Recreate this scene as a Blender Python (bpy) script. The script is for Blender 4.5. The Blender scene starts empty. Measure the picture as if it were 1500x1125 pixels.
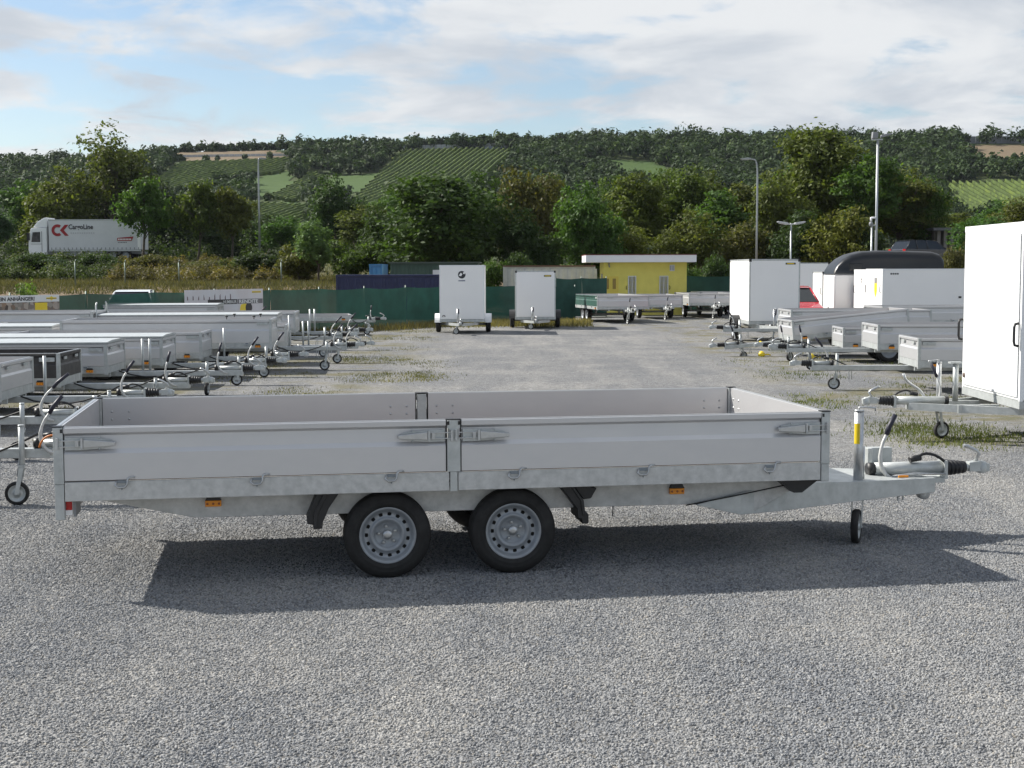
import bpy, math, random
import numpy as np
from mathutils import Vector, Matrix

random.seed(7)
S = bpy.context.scene
COL = S.collection
R = math.radians

# ------------------------------------------------------------------ camera
CAM_H, FPX, PITCH, ROLL = 2.069, 2051.0, 0.081, 0.0028
cd = bpy.data.cameras.new('camera'); cam = bpy.data.objects.new('camera', cd); COL.objects.link(cam)
cd.sensor_width = 36; cd.lens = FPX / 1500 * 36; cd.clip_start = 0.1; cd.clip_end = 5000
cam.matrix_world = Matrix.Translation((0, 0, CAM_H)) @ Matrix.Rotation(math.pi / 2 - PITCH, 4, 'X') @ Matrix.Rotation(-ROLL, 4, 'Z')
S.camera = cam
S.render.resolution_x, S.render.resolution_y = 1024, 768

# ------------------------------------------------------------------ sky and sun
SUNV = Vector((1.067, -0.48, -1.0)).normalized()          # the way the light travels
EL = math.asin(-SUNV.z)
AZ = math.atan2(-SUNV.x, -SUNV.y)
SKY_STRENGTH, CLOUD_STRENGTH, SUN_STRENGTH, EXPOSURE = 0.080, 0.56, 5.0, 0.68
W = bpy.data.worlds.new('World'); S.world = W; W.use_nodes = True
nt = W.node_tree; nt.nodes.clear()
def wn(t, **k):
    n = nt.nodes.new(t)
    for a, b in k.items(): setattr(n, a, b)
    return n
sky = wn('ShaderNodeTexSky', sky_type='NISHITA'); sky.sun_disc = False
sky.sun_elevation = EL; sky.sun_rotation = AZ; sky.air_density = 1.0; sky.dust_density = 0.6; sky.ozone_density = 2.2
bg1 = wn('ShaderNodeBackground'); bg1.inputs[1].default_value = SKY_STRENGTH
nt.links.new(sky.outputs[0], bg1.inputs[0])
tc = wn('ShaderNodeTexCoord'); sep = wn('ShaderNodeSeparateXYZ'); nt.links.new(tc.outputs['Generated'], sep.inputs[0])
def wm(op, a, b=None):
    n = wn('ShaderNodeMath', operation=op)
    for i, q in enumerate((a, b)):
        if q is None: continue
        if isinstance(q, (int, float)): n.inputs[i].default_value = q
        else: nt.links.new(q, n.inputs[i])
    return n.outputs[0]
zz = wm('ADD', wm('MAXIMUM', sep.outputs['Z'], 0.0), 0.20)
cx = wm('DIVIDE', sep.outputs['X'], zz); cy = wm('DIVIDE', sep.outputs['Y'], zz)
comb = wn('ShaderNodeCombineXYZ'); nt.links.new(cx, comb.inputs[0]); nt.links.new(cy, comb.inputs[1])
comb.inputs[2].default_value = 3.7
def wnoise(scale, detail, rough, off, dist=0.0):
    mp = wn('ShaderNodeMapping'); mp.inputs['Location'].default_value = off
    nt.links.new(comb.outputs[0], mp.inputs[0])
    n = wn('ShaderNodeTexNoise'); n.inputs['Scale'].default_value = scale; n.inputs['Detail'].default_value = detail
    n.inputs['Roughness'].default_value = rough; n.inputs['Distortion'].default_value = dist
    nt.links.new(mp.outputs[0], n.inputs['Vector']); return n.outputs['Fac']
def wmap(v, a, b, c=0.0, d=1.0):
    n = wn('ShaderNodeMapRange', interpolation_type='SMOOTHSTEP')
    nt.links.new(v, n.inputs[0])
    for i, q in enumerate((a, b, c, d)): n.inputs[i + 1].default_value = q
    return n.outputs[0]
CLOUD_OFF = (3.8, 5.6, 0.0)
big = wnoise(0.8, 3, 0.5, CLOUD_OFF)
fine = wnoise(3.6, 10, 0.58, (CLOUD_OFF[0] + 4, CLOUD_OFF[1] - 2, 1.0), 0.35)
mass = wm('ADD', wm('ADD', wm('MULTIPLY', big, 0.50), wm('MULTIPLY', fine, 0.54)), wmap(sep.outputs['Z'], 0.0, 0.13, 0.075, 0.0))
cover = wmap(mass, 0.462, 0.572, 0.06, 0.97)
shade = wmap(wnoise(2.4, 8, 0.55, (9.0, 1.3, 4.0), 0.3), 0.36, 0.62)
ccol = wn('ShaderNodeMix', data_type='RGBA'); nt.links.new(shade, ccol.inputs['Factor'])
ccol.inputs[6].default_value = (0.66, 0.71, 0.78, 1); ccol.inputs[7].default_value = (0.93, 0.95, 0.97, 1)
bg2 = wn('ShaderNodeBackground'); nt.links.new(ccol.outputs[2], bg2.inputs[0]); bg2.inputs[1].default_value = CLOUD_STRENGTH
mixs = wn('ShaderNodeMixShader'); nt.links.new(cover, mixs.inputs[0]); nt.links.new(bg1.outputs[0], mixs.inputs[1]); nt.links.new(bg2.outputs[0], mixs.inputs[2])
wo = wn('ShaderNodeOutputWorld'); nt.links.new(mixs.outputs[0], wo.inputs[0])

sl = bpy.data.lights.new('sun', 'SUN'); sl.energy = SUN_STRENGTH; sl.angle = R(0.55); sl.color = (1.0, 0.955, 0.88)
so = bpy.data.objects.new('sun', sl); COL.objects.link(so); so.location = (-30, 20, 40)
so.rotation_euler = SUNV.to_track_quat('-Z', 'Y').to_euler()
S.view_settings.view_transform = 'Standard'; S.view_settings.look = 'None'
S.view_settings.gamma = 1; S.view_settings.exposure = EXPOSURE
try: S.view_settings.use_curve_mapping = False
except Exception: pass

# ------------------------------------------------------------------ helpers
def proj(x, y, z):
    """where a world point falls in the 1500 x 1125 photograph"""
    dz = z - CAM_H; cp, sp = math.cos(PITCH), math.sin(PITCH)
    Z = y * cp - dz * sp; u = x / Z; v = (y * sp + dz * cp) / Z
    c, s = math.cos(ROLL), math.sin(ROLL); u, v = c * u - s * v, s * u + c * v
    return 750 + FPX * u, 562.5 - FPX * v
def ray(px, py):
    u, v = (px - 750) / FPX, (562.5 - py) / FPX
    c, s = math.cos(ROLL), math.sin(ROLL); u, v = c * u + s * v, -s * u + c * v
    cp, sp = math.cos(PITCH), math.sin(PITCH)
    return u, cp + v * sp, -sp + v * cp
def atd(px, py, Y):
    """world point seen at a pixel, at depth Y"""
    a, b, c = ray(px, py); t = Y / b
    return a * t, Y, CAM_H + c * t
def xd(px, Y): return atd(px, 396, Y)[0]

def link(n, a, b): n.links.new(a, b)
MATS = {}
def material(name, col, rough=0.6, metal=0.0, var=0.0, vscale=6.0, bump=0.0, bscale=60.0, col2=None, spec=0.5, streak=None, trans=0.0, alpha=1.0, coat=0.0):
    if name in MATS: return MATS[name]
    m = bpy.data.materials.new(name); m.use_nodes = True; t = m.node_tree
    b = t.nodes['Principled BSDF']
    b.inputs['Base Color'].default_value = (*col, 1); b.inputs['Roughness'].default_value = rough; b.inputs['Metallic'].default_value = metal
    b.inputs['Specular IOR Level'].default_value = spec; b.inputs['Coat Weight'].default_value = coat
    if alpha < 1: b.inputs['Alpha'].default_value = alpha
    co = t.nodes.new('ShaderNodeTexCoord')
    if var > 0:
        mp = t.nodes.new('ShaderNodeMapping'); link(t, co.outputs['Object'], mp.inputs[0])
        if streak: mp.inputs['Scale'].default_value = streak
        n = t.nodes.new('ShaderNodeTexNoise'); n.inputs['Scale'].default_value = vscale; n.inputs['Detail'].default_value = 6; n.inputs['Roughness'].default_value = 0.62
        link(t, mp.outputs[0], n.inputs['Vector'])
        mr = t.nodes.new('ShaderNodeMapRange'); link(t, n.outputs['Fac'], mr.inputs[0]); mr.inputs[1].default_value = 0.3; mr.inputs[2].default_value = 0.7
        mx = t.nodes.new('ShaderNodeMix'); mx.data_type = 'RGBA'; link(t, mr.outputs[0], mx.inputs['Factor'])
        c2 = col2 or tuple(c * (1 - var) for c in col)
        mx.inputs[6].default_value = (*c2, 1); mx.inputs[7].default_value = (*(min(1, c * (1 + var * 0.5)) for c in col), 1)
        link(t, mx.outputs[2], b.inputs['Base Color'])
        rr = t.nodes.new('ShaderNodeMapRange'); link(t, n.outputs['Fac'], rr.inputs[0]); rr.inputs[3].default_value = min(1, rough + 0.12); rr.inputs[4].default_value = max(0.05, rough - 0.12)
        link(t, rr.outputs[0], b.inputs['Roughness'])
    if bump > 0:
        n2 = t.nodes.new('ShaderNodeTexNoise'); n2.inputs['Scale'].default_value = bscale; n2.inputs['Detail'].default_value = 4
        link(t, co.outputs['Object'], n2.inputs['Vector'])
        bp = t.nodes.new('ShaderNodeBump'); bp.inputs['Strength'].default_value = bump; bp.inputs['Distance'].default_value = 0.01
        link(t, n2.outputs['Fac'], bp.inputs['Height']); link(t, bp.outputs[0], b.inputs['Normal'])
    MATS[name] = m; return m

ALU = material('anodised_aluminium', (0.585, 0.585, 0.59), 0.36, 0.5, 0.03, 1.8, streak=(2.2, 2.2, 5))
ALUDARK = material('dark_plywood_board', (0.045, 0.042, 0.04), 0.55, 0, 0.3, 8)
ZINC = material('galvanised_steel', (0.50, 0.52, 0.515), 0.45, 0.4, 0.2, 9.0, 0.12, 40, col2=(0.40, 0.42, 0.41))
ZINCW = material('worn_galvanised_steel', (0.55, 0.55, 0.535), 0.55, 0.25, 0.2, 16.0, 0.1, 70, col2=(0.44, 0.445, 0.43))
CHROME = material('bright_zinc', (0.52, 0.53, 0.53), 0.36, 0.8, 0.15, 20)
RUBBER = material('tyre_rubber', (0.022, 0.021, 0.020), 0.8, 0, 0.5, 7, 0.25, 60)
BLACK = material('black_plastic', (0.014, 0.014, 0.015), 0.48, 0, 0.2, 20)
RIM = material('rim_paint', (0.30, 0.32, 0.34), 0.42, 0.35, 0.12, 14)
ORANGE = material('orange_lens', (0.85, 0.30, 0.012), 0.3, 0, 0.1, 60)
RED = material('red_lens', (0.42, 0.012, 0.012), 0.25)
LENSW = material('white_lens', (0.8, 0.8, 0.8), 0.25)
YELLOW = material('yellow_sticker', (0.80, 0.60, 0.02), 0.4, 0, 0.05, 30)
CABLE = material('orange_cable', (0.55, 0.17, 0.03), 0.5)
PLY = material('deck_plywood', (0.10, 0.065, 0.045), 0.6, 0, 0.3, 9)
WHITE = material('white_panel', (0.90, 0.89, 0.87), 0.35, 0, 0.03, 1.3)
WHITEG = material('white_gelcoat', (0.84, 0.85, 0.85), 0.25, 0, 0.03, 1.0)
GREYP = material('grey_plastic', (0.23, 0.24, 0.25), 0.5)
BROWN = material('brown_cap', (0.10, 0.06, 0.04), 0.6)

class MB:
    def __init__(s): s.v = []; s.f = []; s.m = []; s.sm = []
    def add(s, vs, fs, mi=0, smooth=False, M=None):
        o = len(s.v)
        s.v += [tuple(M @ Vector(p)) if M else tuple(p) for p in vs]
        for q in fs: s.f.append(tuple(i + o for i in q)); s.m.append(mi); s.sm.append(smooth)
        return s
    def box(s, x0, x1, y0, y1, z0, z1, mi=0, M=None):
        v = [(x0, y0, z0), (x1, y0, z0), (x1, y1, z0), (x0, y1, z0), (x0, y0, z1), (x1, y0, z1), (x1, y1, z1), (x0, y1, z1)]
        return s.add(v, [(0, 3, 2, 1), (4, 5, 6, 7), (0, 1, 5, 4), (1, 2, 6, 5), (2, 3, 7, 6), (3, 0, 4, 7)], mi, False, M)
    def prism(s, poly, axis, t0, t1, mi=0, M=None, smooth=False):
        """poly: 2-D points in the plane across the axis (x: y,z  y: x,z  z: x,y)"""
        n = len(poly)
        def mk(p, t): return (t, p[0], p[1]) if axis == 'x' else (p[0], t, p[1]) if axis == 'y' else (p[0], p[1], t)
        v = [mk(p, t0) for p in poly] + [mk(p, t1) for p in poly]
        ar = sum(poly[i][0] * poly[(i + 1) % n][1] - poly[(i + 1) % n][0] * poly[i][1] for i in range(n))
        flip = (ar < 0) ^ (axis == 'y') ^ (t1 < t0)
        f = [tuple(range(n)), tuple(range(2 * n - 1, n - 1, -1))] + [(i, i + n, (i + 1) % n + n, (i + 1) % n) for i in range(n)]
        if not flip: f = [tuple(reversed(q)) for q in f]
        return s.add(v, f, mi, smooth, M)
    def tube(s, pts, r, n=8, mi=0, caps=True, smooth=True, M=None):
        pts = [Vector(p) for p in pts]; k = len(pts); rs = r if isinstance(r, (list, tuple)) else [r] * k
        v = []; up = None
        for i, p in enumerate(pts):
            d = (pts[min(i + 1, k - 1)] - pts[max(i - 1, 0)]).normalized()
            if up is None:
                up = Vector((0, 0, 1)) if abs(d.z) < 0.9 else Vector((1, 0, 0))
            a = d.cross(up)
            if a.length < 1e-4: a = d.cross(Vector((0.3, 1, 0.2)))
            a.normalize(); b = a.cross(d).normalized(); up = b
            for j in range(n):
                t = 2 * math.pi * j / n; v.append(p + (a * math.cos(t) + b * math.sin(t)) * rs[i])
        f = []
        for i in range(k - 1):
            for j in range(n):
                f.append((i * n + j, i * n + (j + 1) % n, (i + 1) * n + (j + 1) % n, (i + 1) * n + j))
        s.add(v, f, mi, smooth, M)
        if caps:
            o = len(s.v) - len(v)
            s.f.append(tuple(o + j for j in range(n))[::-1]); s.m.append(mi); s.sm.append(False)
            s.f.append(tuple(o + (k - 1) * n + j for j in range(n))); s.m.append(mi); s.sm.append(False)
        return s
    def lathe(s, prof, c, n=32, mi=0, axis='y', smooth=True, close=False, M=None):
        """prof: (radius, offset along the axis)"""
        v = []
        for r, t in prof:
            for j in range(n):
                a = 2 * math.pi * j / n; x, z = r * math.cos(a), r * math.sin(a)
                v.append((c[0] + x, c[1] + t, c[2] + z) if axis == 'y' else (c[0] + t, c[1] + x, c[2] + z) if axis == 'x' else (c[0] + x, c[1] + z, c[2] + t))
        f = []; k = len(prof)
        for i in range(k - 1 + (1 if close else 0)):
            for j in range(n):
                f.append((i * n + j, i * n + (j + 1) % n, ((i + 1) % k) * n + (j + 1) % n, ((i + 1) % k) * n + j))
        return s.add(v, f, mi, smooth, M)
    def mesh(s, name, mats):
        me = bpy.data.meshes.new(name); me.from_pydata(s.v, [], s.f)
        for m in (mats if isinstance(mats, (list, tuple)) else [mats]):
            if m: me.materials.append(m)
        me.polygons.foreach_set('material_index', s.m); me.polygons.foreach_set('use_smooth', s.sm); me.update()
        return me
    def build(s, name, mats, parent=None, bevel=0, loc=None, rz=None):
        me = s.mesh(name, mats)
        if not bevel: pass
        o = bpy.data.objects.new(name, me); COL.objects.link(o)
        if parent: o.parent = parent
        if loc: o.location = loc
        if rz is not None: o.rotation_euler.z = rz
        if bevel:
            bv = o.modifiers.new('bevel', 'BEVEL'); bv.width = bevel; bv.segments = 2; bv.limit_method = 'ANGLE'; bv.angle_limit = R(40)
        return o
def npmesh(name, V, F, mats, tone=None, mi=None, smooth=False):
    """fast mesh from numpy arrays, F all with the same corner count"""
    me = bpy.data.meshes.new(name); k = F.shape[1]
    me.vertices.add(len(V)); me.vertices.foreach_set('co', np.ascontiguousarray(V, dtype=np.float32).ravel())
    me.loops.add(F.size); me.loops.foreach_set('vertex_index', np.ascontiguousarray(F, dtype=np.int32).ravel())
    me.polygons.add(len(F)); me.polygons.foreach_set('loop_start', np.arange(0, F.size, k, dtype=np.int32))
    if smooth: me.polygons.foreach_set('use_smooth', np.ones(len(F), dtype=bool))
    for m in (mats if isinstance(mats, (list, tuple)) else [mats]):
            if m: me.materials.append(m)
    if mi is not None: me.polygons.foreach_set('material_index', mi.astype(np.int32))
    if tone is not None:
        a = me.attributes.new('tone', 'FLOAT', 'FACE'); a.data.foreach_set('value', tone.astype(np.float32))
    me.update(); me.validate(); return me
def tag(o, label=None, cat=None, group=None, kind=None):
    if label: o['label'] = label
    if cat: o['category'] = cat
    if group: o['group'] = group
    if kind: o['kind'] = kind
    return o
def empty(name, loc=(0, 0, 0), rz=0.0):
    o = bpy.data.objects.new(name, None); COL.objects.link(o); o.location = loc; o.rotation_euler.z = rz
    o.empty_display_size = 0.3; return o
def copy_tree(o, parent=None):
    c = o.copy(); COL.objects.link(c)
    if parent: c.parent = parent
    for ch in list(o.children): copy_tree(ch, c)
    return c
def text_part(body, size, mat, parent, M, name='lettering', sx=1.0, align='LEFT', bold=0.0):
    cu = bpy.data.curves.new(name, 'FONT'); cu.body = body; cu.size = size; cu.extrude = 0.002; cu.align_x = align; cu.offset = bold
    cu.resolution_u = 3
    t = bpy.data.objects.new(name, cu); COL.objects.link(t)
    bpy.context.view_layer.update()
    me = bpy.data.meshes.new_from_object(t); bpy.data.objects.remove(t); bpy.data.curves.remove(cu)
    me.transform(Matrix.Diagonal((sx, 1, 1, 1))); me.materials.clear(); me.materials.append(mat)
    o = bpy.data.objects.new(name, me); COL.objects.link(o); o.parent = parent; o.matrix_local = M
    return o
# matrices that stand lettering up: facing -y (read along +x), facing -x (read along -y)
FACE_NY = lambda x, y, z: Matrix.Translation((x, y, z)) @ Matrix.Rotation(math.pi / 2, 4, 'X')
def smoothstep(a, b, x):
    t = min(1, max(0, (x - a) / (b - a))); return t * t * (3 - 2 * t)
# ================================================================== SETTING
ROAD_Z = 2.9
RIDGE = [(-900, 250), (-300, 246), (0, 241), (120, 238), (235, 231), (265, 222), (420, 219), (600, 216), (750, 212), (900, 213), (1170, 212), (1300, 213), (1400, 209), (1500, 209), (1800, 214), (2500, 230)]
RX = np.array([xd(p, 520) for p, _ in RIDGE]); RZ = np.array([atd(750, q, 520)[2] for _, q in RIDGE])
def terrain(x, y):
    d0 = 49 + 28 * smoothstep(-9, -1, x)
    z = 1.35 * smoothstep(d0, d0 + 25, y) + 0.30 * smoothstep(76, 99, y) * smoothstep(d0, 100, y) + (ROAD_Z - 1.65) * smoothstep(97, 112, y)
    z += 1.55 * smoothstep(19, 24, x) * smoothstep(74, 86, y) * (1 - smoothstep(99, 112, y))
    if y > 130: z += 3.0 * smoothstep(130, 300, y)
    if y > 300:
        top = float(np.interp(x, RX, RZ)) - ROAD_Z - 3.0
        t = min(1, (y - 300) / 220); t = t * (0.75 + 0.25 * t)
        und = 1.4 * math.sin(x * 0.045 + 1) * math.sin(y * 0.03) * min(1, (y - 300) / 60) * (1 - smoothstep(470, 520, y))
        z += top * t + und
        if y > 530: z -= 0.03 * (y - 530)
    return z
def on_terrain(px, py, y0=290, y1=560):
    """walk along a pixel's ray until it meets the hillside"""
    a, b, c = ray(px, py); y = y0
    while y < y1:
        t = y / b
        if CAM_H + c * t <= terrain(a * t, y): return a * t, y, terrain(a * t, y)
        y += 1.0
    return None

def ground_nodes(name):
    m = bpy.data.materials.new(name); m.use_nodes = True; t = m.node_tree; b = t.nodes['Principled BSDF']
    b.inputs['Specular IOR Level'].default_value = 0.25; b.inputs['Roughness'].default_value = 0.9
    g = t.nodes.new('ShaderNodeNewGeometry'); MATS[name] = m
    return m, t, b, g.outputs['Position']
def nz(t, vec, scale, detail=5, rough=0.6):
    n = t.nodes.new('ShaderNodeTexNoise'); n.inputs['Scale'].default_value = scale; n.inputs['Detail'].default_value = detail; n.inputs['Roughness'].default_value = rough
    t.links.new(vec, n.inputs['Vector']); return n.outputs['Fac']
def ramp(t, v, stops):
    r = t.nodes.new('ShaderNodeValToRGB'); e = r.color_ramp.elements
    while len(e) < len(stops): e.new(0.5)
    for k, (p, c) in zip(e, stops): k.position = p; k.color = (*c, 1)
    t.links.new(v, r.inputs[0]); return r.outputs[0]
def mixc(t, f, a, b, mode='MIX'):
    n = t.nodes.new('ShaderNodeMix'); n.data_type = 'RGBA'; n.blend_type = mode
    for v, i in ((f, 0), (a, 6), (b, 7)):
        if isinstance(v, (int, float)): n.inputs[i].default_value = v
        elif isinstance(v, tuple): n.inputs[i].default_value = (*v, 1)
        else: t.links.new(v, n.inputs[i])
    return n.outputs[2]
def mrange(t, v, a, b, c=0.0, d=1.0):
    n = t.nodes.new('ShaderNodeMapRange'); n.interpolation_type = 'SMOOTHSTEP'; t.links.new(v, n.inputs[0])
    for i, q in enumerate((a, b, c, d)): n.inputs[i + 1].default_value = q
    return n.outputs[0]
def mth(t, op, a, b=0.0):
    n = t.nodes.new('ShaderNodeMath'); n.operation = op
    for i, v in enumerate((a, b)):
        if isinstance(v, (int, float)): n.inputs[i].default_value = v
        else: t.links.new(v, n.inputs[i])
    return n.outputs[0]

# ---- gravel
GRAVEL, t, b, P = ground_nodes('gravel')
vor = t.nodes.new('ShaderNodeTexVoronoi'); vor.inputs['Scale'].default_value = 62; t.links.new(P, vor.inputs['Vector'])
sp = t.nodes.new('ShaderNodeSeparateColor'); t.links.new(vor.outputs['Color'], sp.inputs[0])
stone = ramp(t, sp.outputs[0], [(0.0, (0.10, 0.103, 0.108)), (0.30, (0.168, 0.171, 0.175)), (0.62, (0.225, 0.226, 0.228)), (0.9, (0.285, 0.283, 0.278)), (1.0, (0.37, 0.365, 0.35))])
gap = mrange(t, vor.outputs['Distance'], 0.45, 0.85)
stone = mixc(t, gap, stone, (0.089, 0.086, 0.081))
def tracks(t, P):
    """pale packed fines and faint wheel tracks"""
    mp = t.nodes.new('ShaderNodeMapping'); mp.inputs['Rotation'].default_value = (0, 0, 0.5); mp.inputs['Scale'].default_value = (1.1, 0.16, 1.0); t.links.new(P, mp.inputs[0])
    a = mrange(t, nz(t, mp.outputs[0], 1.0, 4, 0.55), 0.40, 0.66); c = mrange(t, nz(t, P, 0.55, 7, 0.7), 0.40, 0.66)
    return mth(t, 'ADD', mth(t, 'MULTIPLY', a, 0.5), mth(t, 'MULTIPLY', c, 0.5))
patch = tracks(t, P)
stone = mixc(t, patch, mixc(t, 1.0, stone, (0.84, 0.86, 0.89), 'MULTIPLY'), mixc(t, 0.35, mixc(t, 1.0, stone, (1.22, 1.20, 1.16), 'MULTIPLY'), (0.30, 0.29, 0.27)))
tan = mrange(t, nz(t, P, 0.9, 7, 0.7), 0.62, 0.76)
stone = mixc(t, mth(t, 'MULTIPLY', tan, 0.5), stone, (0.273, 0.239, 0.184))
spk = mrange(t, nz(t, P, 7.0, 8, 0.85), 0.36, 0.64, 0.74, 1.22)
cs = t.nodes.new('ShaderNodeCombineColor'); [t.links.new(spk, cs.inputs[i]) for i in range(3)]
stone = mixc(t, 1.0, stone, cs.outputs[0], 'MULTIPLY')
xyz = t.nodes.new('ShaderNodeSeparateXYZ'); t.links.new(P, xyz.inputs[0])
left = mth(t, 'MULTIPLY', mrange(t, xyz.outputs[0], -1.2, -3.6), mrange(t, xyz.outputs[1], 15, 19))
right = mth(t, 'MULTIPLY', mrange(t, xyz.outputs[0], 4.2, 5.4), mrange(t, xyz.outputs[1], 14, 17))
back = mrange(t, xyz.outputs[1], 49.5, 53)
zone = mth(t, 'MINIMUM', mth(t, 'ADD', mth(t, 'ADD', left, right), back), 1.0)
weed = mth(t, 'MULTIPLY', zone, mrange(t, nz(t, P, 0.55, 8, 0.75), 0.48, 0.60))
wc = ramp(t, nz(t, P, 2.3, 6, 0.7), [(0.3, (0.075, 0.082, 0.028)), (0.5, (0.11, 0.10, 0.045)), (0.7, (0.155, 0.13, 0.075))])
col = mixc(t, mth(t, 'MULTIPLY', weed, 0.8), stone, wc)
t.links.new(col, b.inputs['Base Color'])
bp = t.nodes.new('ShaderNodeBump'); bp.inputs['Strength'].default_value = 0.9; bp.inputs['Distance'].default_value = 0.012; bp.invert = True
t.links.new(vor.outputs['Distance'], bp.inputs['Height']); t.links.new(bp.outputs[0], b.inputs['Normal'])

# ---- grassland of the slopes
GRASSLAND, t, b, P = ground_nodes('grassland')
g1 = ramp(t, nz(t, P, 0.06, 7, 0.65), [(0.35, (0.035, 0.055, 0.016)), (0.55, (0.055, 0.075, 0.022)), (0.72, (0.080, 0.085, 0.032))])
g2 = ramp(t, nz(t, P, 0.5, 8, 0.7), [(0.3, (0.10, 0.078, 0.045)), (0.55, (0.17, 0.125, 0.08)), (0.8, (0.085, 0.075, 0.036))])
xyz = t.nodes.new('ShaderNodeSeparateXYZ'); t.links.new(P, xyz.inputs[0])
t.links.new(mixc(t, mrange(t, xyz.outputs[1], 88, 112), g2, g1), b.inputs['Base Color'])
bp = t.nodes.new('ShaderNodeBump'); bp.inputs['Strength'].default_value = 0.6; bp.inputs['Distance'].default_value = 0.3
t.links.new(nz(t, P, 1.5, 6), bp.inputs['Height']); t.links.new(bp.outputs[0], b.inputs['Normal'])

def field_mat(name, c1, c2, sc):
    m, t, b, P = ground_nodes(name); t.links.new(ramp(t, nz(t, P, sc, 7, 0.65), [(0.3, c1), (0.7, c2)]), b.inputs['Base Color']); return m
MEADOW = field_mat('meadow_grass', (0.042, 0.078, 0.016), (0.055, 0.096, 0.02), 0.25)
SOIL = field_mat('bare_field', (0.13, 0.095, 0.06), (0.18, 0.14, 0.085), 0.3)
VINEFLOOR = field_mat('vineyard_floor', (0.055, 0.085, 0.02), (0.085, 0.12, 0.03), 0.2)
ASPHALT = material('asphalt', (0.055, 0.055, 0.057), 0.85, 0, 0.25, 2.0)

# fence line that closes the yard on the left and at the back
FENCE = [(-18.2, 27.5), (-2.6, 54.3), (0.25, 55.6)]
yard = MB()
yard.add([(-90, -60, 0), (90, -60, 0), (90, 76, 0), (0.6, 76, 0), (0.25, 55.6, 0), (-2.6, 54.3, 0), (-18.2, 27.5, 0), (-90, 10, 0)], [tuple(range(8))])
tag(yard.build('gravel_yard', GRAVEL), kind='structure')

xs = np.unique(np.concatenate([np.linspace(-700, -300, 9), np.linspace(-300, 300, 101), np.linspace(300, 700, 9)]))
ys = np.unique(np.concatenate([[-150, -60, 0], np.linspace(20, 140, 61), np.linspace(140, 560, 106), [620, 700, 800, 900, 1000]]))
V = np.array([(x, y, terrain(x, y) - 0.035) for y in ys for x in xs]); nx = len(xs)
i = np.arange(len(ys) - 1)[:, None] * nx + np.arange(nx - 1)[None, :]; i = i.ravel()
F = np.stack([i, i + 1, i + nx + 1, i + nx], 1)
g = bpy.data.objects.new('ground', npmesh('ground', V, F, GRASSLAND, smooth=True)); COL.objects.link(g); tag(g, kind='structure')

rd = MB(); rx = np.linspace(-140, 140, 29)
for k in range(28):
    a, c = rx[k], rx[k + 1]
    rd.add([(a, 116, ROAD_Z + .03), (c, 116, ROAD_Z + .03), (c, 124, ROAD_Z + .04), (a, 124, ROAD_Z + .04)], [(0, 1, 2, 3)])
tag(rd.build('road', ASPHALT), kind='structure')

# ---- loose stones of the near gravel, too many to count
STONE = bpy.data.materials.new('gravel_stone'); STONE.use_nodes = True; t = STONE.node_tree; b = t.nodes['Principled BSDF']
b.inputs['Roughness'].default_value = 0.8; b.inputs['Specular IOR Level'].default_value = 0.3
oi = t.nodes.new('ShaderNodeObjectInfo')
sc = ramp(t, oi.outputs['Random'], [(0.0, (0.145, 0.149, 0.156)), (0.25, (0.215, 0.219, 0.224)), (0.55, (0.285, 0.287, 0.288)), (0.88, (0.345, 0.343, 0.336)), (0.95, (0.31, 0.28, 0.235)), (1.0, (0.44, 0.435, 0.42))])
t.links.new(mixc(t, tracks(t, oi.outputs['Location']), mixc(t, 1.0, sc, (0.84, 0.86, 0.89), 'MULTIPLY'), mixc(t, 0.35, mixc(t, 1.0, sc, (1.22, 1.20, 1.16), 'MULTIPLY'), (0.32, 0.31, 0.29))), b.inputs['Base Color'])
gs = MB(); gs.add([(-2.9, 5.0, 0.0), (2.9, 5.0, 0.0), (7.4, 16.5, 0.0), (-7.4, 16.5, 0.0)], [(0, 1, 2, 3)])
gso = gs.build('gravel_stones', STONE); tag(gso, kind='stuff'); gso['label'] = 'loose crushed grey stones covering the yard in front'; gso['category'] = 'gravel'
ng = bpy.data.node_groups.new('scatter_stones', 'GeometryNodeTree')
ng.interface.new_socket('Geometry', in_out='INPUT', socket_type='NodeSocketGeometry'); ng.interface.new_socket('Geometry', in_out='OUTPUT', socket_type='NodeSocketGeometry')
def gn(tp, **k):
    n = ng.nodes.new(tp)
    for a, c in k.items(): setattr(n, a, c)
    return n
gi, go = gn('NodeGroupInput'), gn('NodeGroupOutput')
pos = gn('GeometryNodeInputPosition'); sx = gn('ShaderNodeSeparateXYZ'); ng.links.new(pos.outputs[0], sx.inputs[0])
dm = gn('ShaderNodeMapRange'); ng.links.new(sx.outputs[1], dm.inputs[0])
dm.inputs[1].default_value = 9.0; dm.inputs[2].default_value = 16.5; dm.inputs[3].default_value = 1.0; dm.inputs[4].default_value = 0.0
dist = gn('GeometryNodeDistributePointsOnFaces'); ng.links.new(gi.outputs[0], dist.inputs['Mesh'])
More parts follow.
